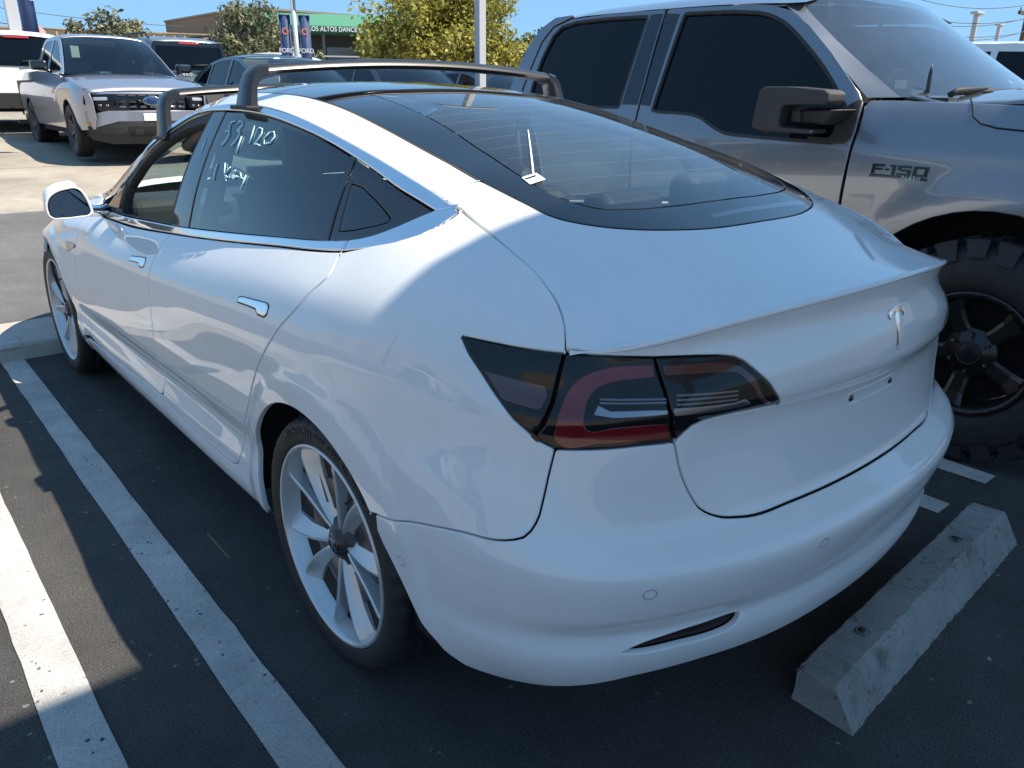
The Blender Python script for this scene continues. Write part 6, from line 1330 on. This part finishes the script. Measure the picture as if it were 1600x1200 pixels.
l2 = light_pole('pale light pole with one blue banner at the upper left corner', 1.80, 18.15, 4.6, .11, (1,))
BLUB = mat('banner_blue', (.02, .045, .13), .7)
def banner(x0, x1, z0, z1, par, texts):
    b = MB(); n = 8; V_ = [(x0 + (x1 - x0) * i / n, .02 * math.sin(i * 1.1), z) for z in (z0, z1) for i in range(n + 1)]; b.add(V_, [(i, i + 1, n + 2 + i, n + 1 + i) for i in range(n)], True); o = b.build('banner', BLUB, par)
    md = o.modifiers.new('thick', 'SOLIDIFY'); md.thickness = .006
    b = MB(); b.tube([(x0, 0, z1 + .01), (x1, 0, z1 + .01)], .012, 6); b.build('banner_rod', POLEM, o)
    for txt, z, s, c in texts:
        me = text_mesh(txt, s, .001, True)
        for p in me.vertices: p.co = ((x0 + x1) / 2 + p.co.x, -.035 - p.co.z, z + p.co.y)
        link('banner_lettering', me, mat('banner_' + c, {'w': (.7, .72, .75), 'o': (.6, .22, .12)}[c], .7), o)
fw = math.atan2(7.08 + 1.63, 16.42 + 1.57)
lp.rotation_euler = (0, 0, -fw)
BT = [('FORD', 1.62, .13, 'w'), ('FORD', 1.05, .13, 'w'), ('o', 2.05, .30, 'o')]
banner(.09, .34, .15, 2.36, lp, BT); banner(-.34, -.09, .15, 2.36, lp, BT)
l2.rotation_euler = (0, 0, -.10); banner(.13, .42, .9, 4.0, l2, [('FORD', 3.2, .14, 'w'), ('FORD', 2.4, .14, 'w')])
def wires(label, pts, sag, r=.014, n=24):
    a, c = Vector(pts[0]), Vector(pts[1]); b = MB(); b.tube([a.lerp(c, i / n) - Vector((0, 0, sag * 4 * (i / n) * (1 - i / n))) for i in range(n + 1)], r, 5); o = b.build('power_line', WIRE); tag(o, label, 'power line', 'power lines'); return o
_yw, _pt = .705, .3585
def at_px(px, py, D):
    d = _r2 * ((px - 800) / 1210.26) - _u2 * ((py - 600) / 1210.26) + _f; h = math.hypot(d.x, d.y); return Vector((-1.628, -1.571, 1.401)) + d * (D / h)
wires('upper power line crossing the sky at the left', (at_px(-60, 3, 44), at_px(300, 42, 50)), .15, .016); wires('lower power line above the tan building', (at_px(-60, 26, 44), at_px(170, 52, 44)), .1, .02)
for k, (p0, p1, sg) in enumerate((((1380, -22), (1640, 0), .55), ((1340, -12), (1640, 20), .75), ((1350, 4), (1640, 17), .75), ((1350, 12), (1640, 40), .75), ((1430, 46), (1640, 34), .55))):
    wires(['topmost', 'second', 'third', 'fourth', 'lowest'][k] + ' of the power lines sagging over the grey pickup', (at_px(*p0, 38), at_px(*p1, 44)), sg, .014)
def utility_pole(label, p, h, arms=2, s=1.0):
    o = empty('utility_pole', (p[0], p[1], 0)); tag(o, label, 'utility pole')
    b = MB(); b.tube([(0, 0, 0), (0, 0, h)], [.17 * s, .11 * s], 10); b.build('pole', WOOD, o)
    for k in range(arms):
        z = h - .4 - k * .9; b = MB(); b.box((-1.3 * s, -.06, z), (1.3 * s, .06, z + .14)); b.build('crossarm', WOOD, o)
        for x in (-1.15, -.5, .5, 1.15): b = MB(); b.lathe([(.03, 0), (.05, .05), (.03, .1), (.045, .14), (0, .17)], 8, 'z', (x * s, 0, z + .14)); b.build('insulator', mat('insulator', (.3, .3, .32), .3), o)
    return o
pp = at_px(1606, 20, 46); utility_pole('utility pole with crossarms at the right edge', pp, 7.2, 3, .8)
pp = at_px(777, 60, 60); utility_pole('distant utility pole between the trees and the pickup cab', pp, 6.2, 2, .6)
pu = utility_pole('tall utility pole with transformer left of the sedan, mirrored in its rear door glass', (-13.0, 8.5, 0), 9.5, 2)
b = MB(); b.lathe([(.0, 6.0), (.28, 6.02), (.30, 6.1), (.30, 6.85), (.26, 6.95), (0, 7.0)], 18, 'z', (.45, 0, 0)); b.build('transformer', mat('transformer_grey', (.36, .37, .38), .5), pu)
for px, py, D, hh in ((1527, 22, 42, .0), (1562, 40, 60, 0)):
    p = at_px(px, py, D); light_pole('tall grey parking-lot light seen over the roof of the white SUV, ' + ('nearer of two' if D < 50 else 'farther of two'), p.x, p.y, p.z - terr(p.y), .10, (.42, -.42))
fp = at_px(44, 24, 34); fl = empty('flag', (fp.x, fp.y, fp.z)); tag(fl, 'small stars and stripes flag drooping right of the left light pole', 'flag')
b = MB(); b.tube([(0, 0, -3.0), (0, 0, .05)], .02, 6); b.build('flag_staff', POLEM, fl)
def cloth(t0, t1, s0, s1, m, name):
    n = 6; V_ = []
    for j in range(n + 1):
        for i in range(n + 1):
            s = s0 + (s1 - s0) * i / n; t = t0 + (t1 - t0) * j / n; V_.append((s * .42, .03 * math.sin(s * 7), -.03 - t * .36 - s * .40))
    b = MB(); b.add(V_, [(j * (n + 1) + i, j * (n + 1) + i + 1, (j + 1) * (n + 1) + i + 1, (j + 1) * (n + 1) + i) for j in range(n) for i in range(n)], True); o = b.build(name, m, fl); md = o.modifiers.new('thick', 'SOLIDIFY'); md.thickness = .004
cloth(0, .54, 0, .42, mat('flag_blue', (.02, .03, .11), .8), 'canton')
for k in range(13):
    cloth(k / 13, (k + 1) / 13, .42 if k < 7 else 0, 1, mat('flag_red', (.42, .02, .03), .8) if k % 2 == 0 else mat('flag_white', (.7, .7, .7), .8), 'stripe')
# ================================================================ roof bars on the sedan
def roof_bar(label, y, zt, foot_x, arch):
    o = empty('roof_bar', (0, y, 0)); tag(o, label, 'roof bar', 'roof bars')
    n = 40; pts = []
    zb = float(TOP(foot_x, y)) if False else KZ(y)
    half = foot_x - .015
    for i in range(n + 1):
        t = -1 + 2 * i / n; pts.append((half * t, 0, zt - arch * t * t))
    # aero section beam
    sec = [(-.042, .0), (-.036, .012), (-.015, .020), (.012, .020), (.036, .010), (.042, .0), (.034, -.009), (.0, -.012), (-.034, -.009)]
    V_ = []; m = len(sec)
    for x, yy, z in pts:
        for a, c in sec: V_.append((x, a, z + c))
    b = MB(); b.add(V_, [(i * m + j, i * m + (j + 1) % m, (i + 1) * m + (j + 1) % m, (i + 1) * m + j) for i in range(n) for j in range(m)] + [tuple(range(m)), tuple(range(n * m, n * m + m))], True); beam = b.build('beam', SATIN, o); beam.data.set_sharp_from_angle(angle=R(50))
    for s in (1, -1):
        ze = zt - arch
        path = [(half - .012, ze + .003, .042), (half + .012, ze - .002, .043), (half + .030, ze - .018, .044), (half + .041, ze - .045, .046), (half + .048, zb + .012, .052), (half + .052, zb - .012, .058)]
        V_ = []; q = 8
        for k, (x, z, hw) in enumerate(path):
            th = [.018, .018, .016, .015, .016, .018][k]; dx, dz = ((0, 1), (.5, .86), (.83, .55), (.97, .2), (1, .1), (1, 0))[k]
            for a, c in ((-1, -.7), (-.8, -1), (.8, -1), (1, -.7), (1, .5), (.7, 1), (-.7, 1), (-1, .5)): V_.append((s * (x + dx * th * c), hw * a, z + dz * th * c))
        b = MB(); b.add(V_, [(i * q + j, i * q + (j + 1) % q, (i + 1) * q + (j + 1) % q, (i + 1) * q + j) for i in range(len(path) - 1) for j in range(q)] + [tuple(range(q)), tuple(range((len(path) - 1) * q, len(path) * q))], True); f = b.build('foot', SATIN, o); f.data.set_sharp_from_angle(angle=R(50))
        strip_box(o, 'foot_pad', RUBBER, (s * (half + .051) - .028, -.062, zb - .016), (s * (half + .051) + .022, .062, zb - .004), .004)
    return o
roof_bar('black roof bar across the rear of the sedan roof', .845, 1.487, .60, .030)
roof_bar('black roof bar across the front of the sedan roof', 1.60, 1.415, .62, .030)

# ================================================================ inside the sedan
b = MB(); b.box((-.72, -.30, .40), (.72, 2.3, .46)); b.build('cabin_floor', DARK, car)
def seat(x, y, w, zc, back_h, name, tilt=-.22, head=True):
    o = empty(name, (x, y, zc), 0, car)
    b = MB(); b.bm(rbox((-w / 2, -.05, -.12), (w / 2, .50, .06), .055)); m = b.build('cushion', CLOTH, o)
    M = Matrix.Translation((0, .02, .03)) @ Matrix.Rotation(-tilt, 4, 'X')
    b = MB(); b.bm(rbox((-w / 2, -.13, 0), (w / 2, .03, back_h), .06, 5), M); b.bm(rbox((-w / 2 + .07, -.15, .06), (w / 2 - .07, -.02, back_h - .08), .03, 3), M); b.build('backrest', CLOTH, o)
    if head: b = MB(); b.bm(rbox((-.13, -.11, back_h + .02), (.13, .0, back_h + .19), .05, 5), M); b.build('headrest', CLOTH, o)
    return o
for s in (-1, 1): seat(s * .36, 1.12, .50, .52, .60, 'front_seat')
b = MB(); b.bm(rbox((-.64, .05, .44), (.64, .55, .60), .06)); b.build('rear_cushion', CLOTH, car)
b = MB(); b.bm(rbox((-.64, -.10, 0), (.64, .06, .56), .06, 4), Matrix.Translation((0, .05, .56)) @ Matrix.Rotation(.38, 4, 'X')); b.build('rear_backrest', CLOTH, car)
for x in (-.36, 0, .36): b = MB(); b.bm(rbox((x - .13, -.17, 1.03), (x + .13, -.07, 1.19 - (.03 if x == 0 else 0)), .045, 4)); b.build('headrest', CLOTH, car)
b = MB(); b.bm(rbox((-.62, -.46, .98), (.62, -.14, 1.01), .01)); b.build('parcel_shelf', mat('shelf_grey', (.07, .075, .075), .9), car)
b = MB(); b.bm(rbox((-.70, 2.05, .80), (.70, 2.40, .955), .05)); b.build('dashboard', mat('dash_top', (.05, .052, .055), .7), car)
b = MB(); b.bm(rbox((-.19, 2.0, .86), (.19, 2.02, 1.08), .008)); b.build('screen', BLACKGLOSS, car)
b = MB(); b.lathe([(.165, 0), (.182, .014), (.165, .028), (.15, .014), (.165, 0)], 30, 'y', (-.36, 1.83, .92)); b.tube([(-.36, 1.86, .92), (-.36, 2.1, .88)], .03, 8); b.build('steering_wheel', CLOTH, car)
for s in (1, -1):
    for y0, y1, nm in ((.14, 1.16, 'rear_door_card'), (1.26, 2.2, 'front_door_card')):
        b = MB(); b.bm(rbox((s * .74 - .03, y0, .45), (s * .74 + .02, y1, .925), .02)); b.build(nm, mat('door_card', (.05, .05, .052), .7), car)
# mid-deck headliner edge and C pillars inside
for s in (1, -1):
    b = MB(); b.tube([(s * .57, 1.62, 1.20), (s * .585, 1.3, 1.30), (s * .58, .9, 1.34), (s * .565, .4, 1.285), (s * .545, .0, 1.19), (s * .52, -.22, 1.12)], .022, 8); b.build('roof_lining', mat('grey_lining', (.22, .22, .215), .9), car)
    b = MB(); b.tube([(s * .70, 1.14, .95), (s * .64, 1.08, 1.18), (s * .60, 1.06, 1.33)], .03, 8); b.build('pillar_lining', mat('grey_lining', (.22, .22, .215), .9), car)
# heater wires in the rear screen, and the stock tag on it
for k in range(11):
    y0 = -.37 + k * .072; xs = np.linspace(-.385, .385, 25); yy_ = y0 - .06 * (1 - (xs / .40) ** 2); b = MB(); P_ = top(xs, yy_, -.004); b.tube(P_, .0007, 4, cap=False); b.build('heater_wire', mat('heater_brown', (.30, .28, .26), .6), car)
tg = empty('stock_tag', (0, 0, 0)); tag(tg, 'small white barcode tag on the rear window of the white sedan', 'tag')
def put_top(px_pts): pass
tp_ = lambda x, y: top(x, y)
tagq = [(-.4327,-.1927),(-.3885,-.1937),(-.3916,-.2282),(-.4382,-.2281)]
panel('tag_paper', tp_, tagq, mat('paper_white', (.82, .82, .80), .7), tg, h=.02, outward=outUp, off=.0025, gap=0, lip=.0005, depth=.0008, corner=0)
for k in range(9):
    x0 = -.4295 + .0036 * k; w_ = .0012 + .0008 * (k % 3); panel('tag_bar', tp_, [(x0, -.199), (x0 + w_, -.199), (x0 + w_ - .002, -.211), (x0 - .002, -.211)], BLACKGLOSS, tg, h=.02, outward=outUp, off=.0033, gap=0, flat_edge=True, corner=0)
b = MB(); P_ = top(np.linspace(-.2205, -.3995, 9), np.linspace(.0288, -.195, 9), .003); b.tube(P_, [.0016 + .0002 * k for k in range(9)], 6); b.build('tag_tail', mat('paper_white', (.82, .82, .80), .7), tg)  # thin white tube drawn in place of a pole's reflection in the glass

# ---- grease-pencil price notes on the rear door glass
INK = mat('pale_blue_marker', (.50, .84, 1.0), .7)
note = empty('window_writing', (0, 0, 0)); tag(note, 'pale blue handwritten 53,120 and 1 key on the rear door glass', 'writing')
STROKES = [[(0.901, 1.3136), (0.9281, 1.3111), (0.9319, 1.3005), (0.9201, 1.2893)], [(0.9442, 1.2826), (0.9225, 1.2857), (0.9092, 1.2781), (0.9126, 1.2663), (0.9224, 1.2519), (0.9348, 1.2424)], [(0.8826, 1.3068), (0.872, 1.3151), (0.8509, 1.3134), (0.8441, 1.3034), (0.8561, 1.2939), (0.8639, 1.2879)], [(0.8639, 1.2879), (0.8442, 1.2875), (0.8387, 1.2763), (0.8485, 1.26), (0.8649, 1.2443)], [(0.8175, 1.2738), (0.8157, 1.2524), (0.8131, 1.2254)], [(0.7609, 1.305), (0.7558, 1.2819), (0.7505, 1.2556)], [(0.7413, 1.2957), (0.7293, 1.3016), (0.7047, 1.2981), (0.6981, 1.2864), (0.7063, 1.2697), (0.7192, 1.256)], [(0.7192, 1.256), (0.6995, 1.2569), (0.6759, 1.2537)], [(0.6543, 1.2913), (0.6729, 1.2755), (0.6572, 1.2596), (0.6279, 1.264), (0.6156, 1.2816), (0.6325, 1.2936), (0.6543, 1.2913)], [(0.9203, 1.1913), (0.9211, 1.1678), (0.9173, 1.141)], [(0.8625, 1.195), (0.8493, 1.1706), (0.8192, 1.1466)], [(0.8176, 1.1866), (0.8356, 1.1728), (0.8423, 1.1654)], [(0.8423, 1.1654), (0.818, 1.157)], [(0.8035, 1.1649), (0.7773, 1.1725), (0.7745, 1.1806), (0.7958, 1.1745), (0.7968, 1.1609), (0.7703, 1.1562), (0.7575, 1.1662)], [(0.7395, 1.1764), (0.7199, 1.1624), (0.7084, 1.1622)], [(0.6953, 1.1731), (0.7004, 1.1507), (0.7067, 1.1292)]]
for st in STROKES:
    P_ = side(np.array([q[0] for q in st]), np.array([q[1] for q in st]), -1, -.0052)
    b = MB(); b.tube(P_, .0021, 5); b.build('pen_stroke', INK, note)

# ---- raised lettering on the rear tyre wall
TYL = mat('tyre_lettering', (.030, .030, .031), .5)
def tyre_text(txt, size, a_mid, r, step, wpar):
    n = len(txt)
    for i, ch in enumerate(txt):
        if ch == ' ': continue
        a = a_mid + (i - (n - 1) / 2) * step       # angle grows towards the tail when seen from outside
        me = text_mesh(ch, size, .0007, True)
        for v in me.vertices:
            x, y = v.co.x, v.co.y; rr_ = r + y; aa = a + x / r
            v.co = (-.1178 - v.co.z + abs(rr_ - .298) * .08, -rr_ * math.sin(aa), rr_ * math.cos(aa))
        link('tyre_letter', me, TYL, wpar)
tyre_text('MICHELIN', .030, R(-20), .300, R(3.9), W1)
tyre_text('PILOT SPORT ALL SEASON 4', .0145, R(24), .303, R(2.15), W1)
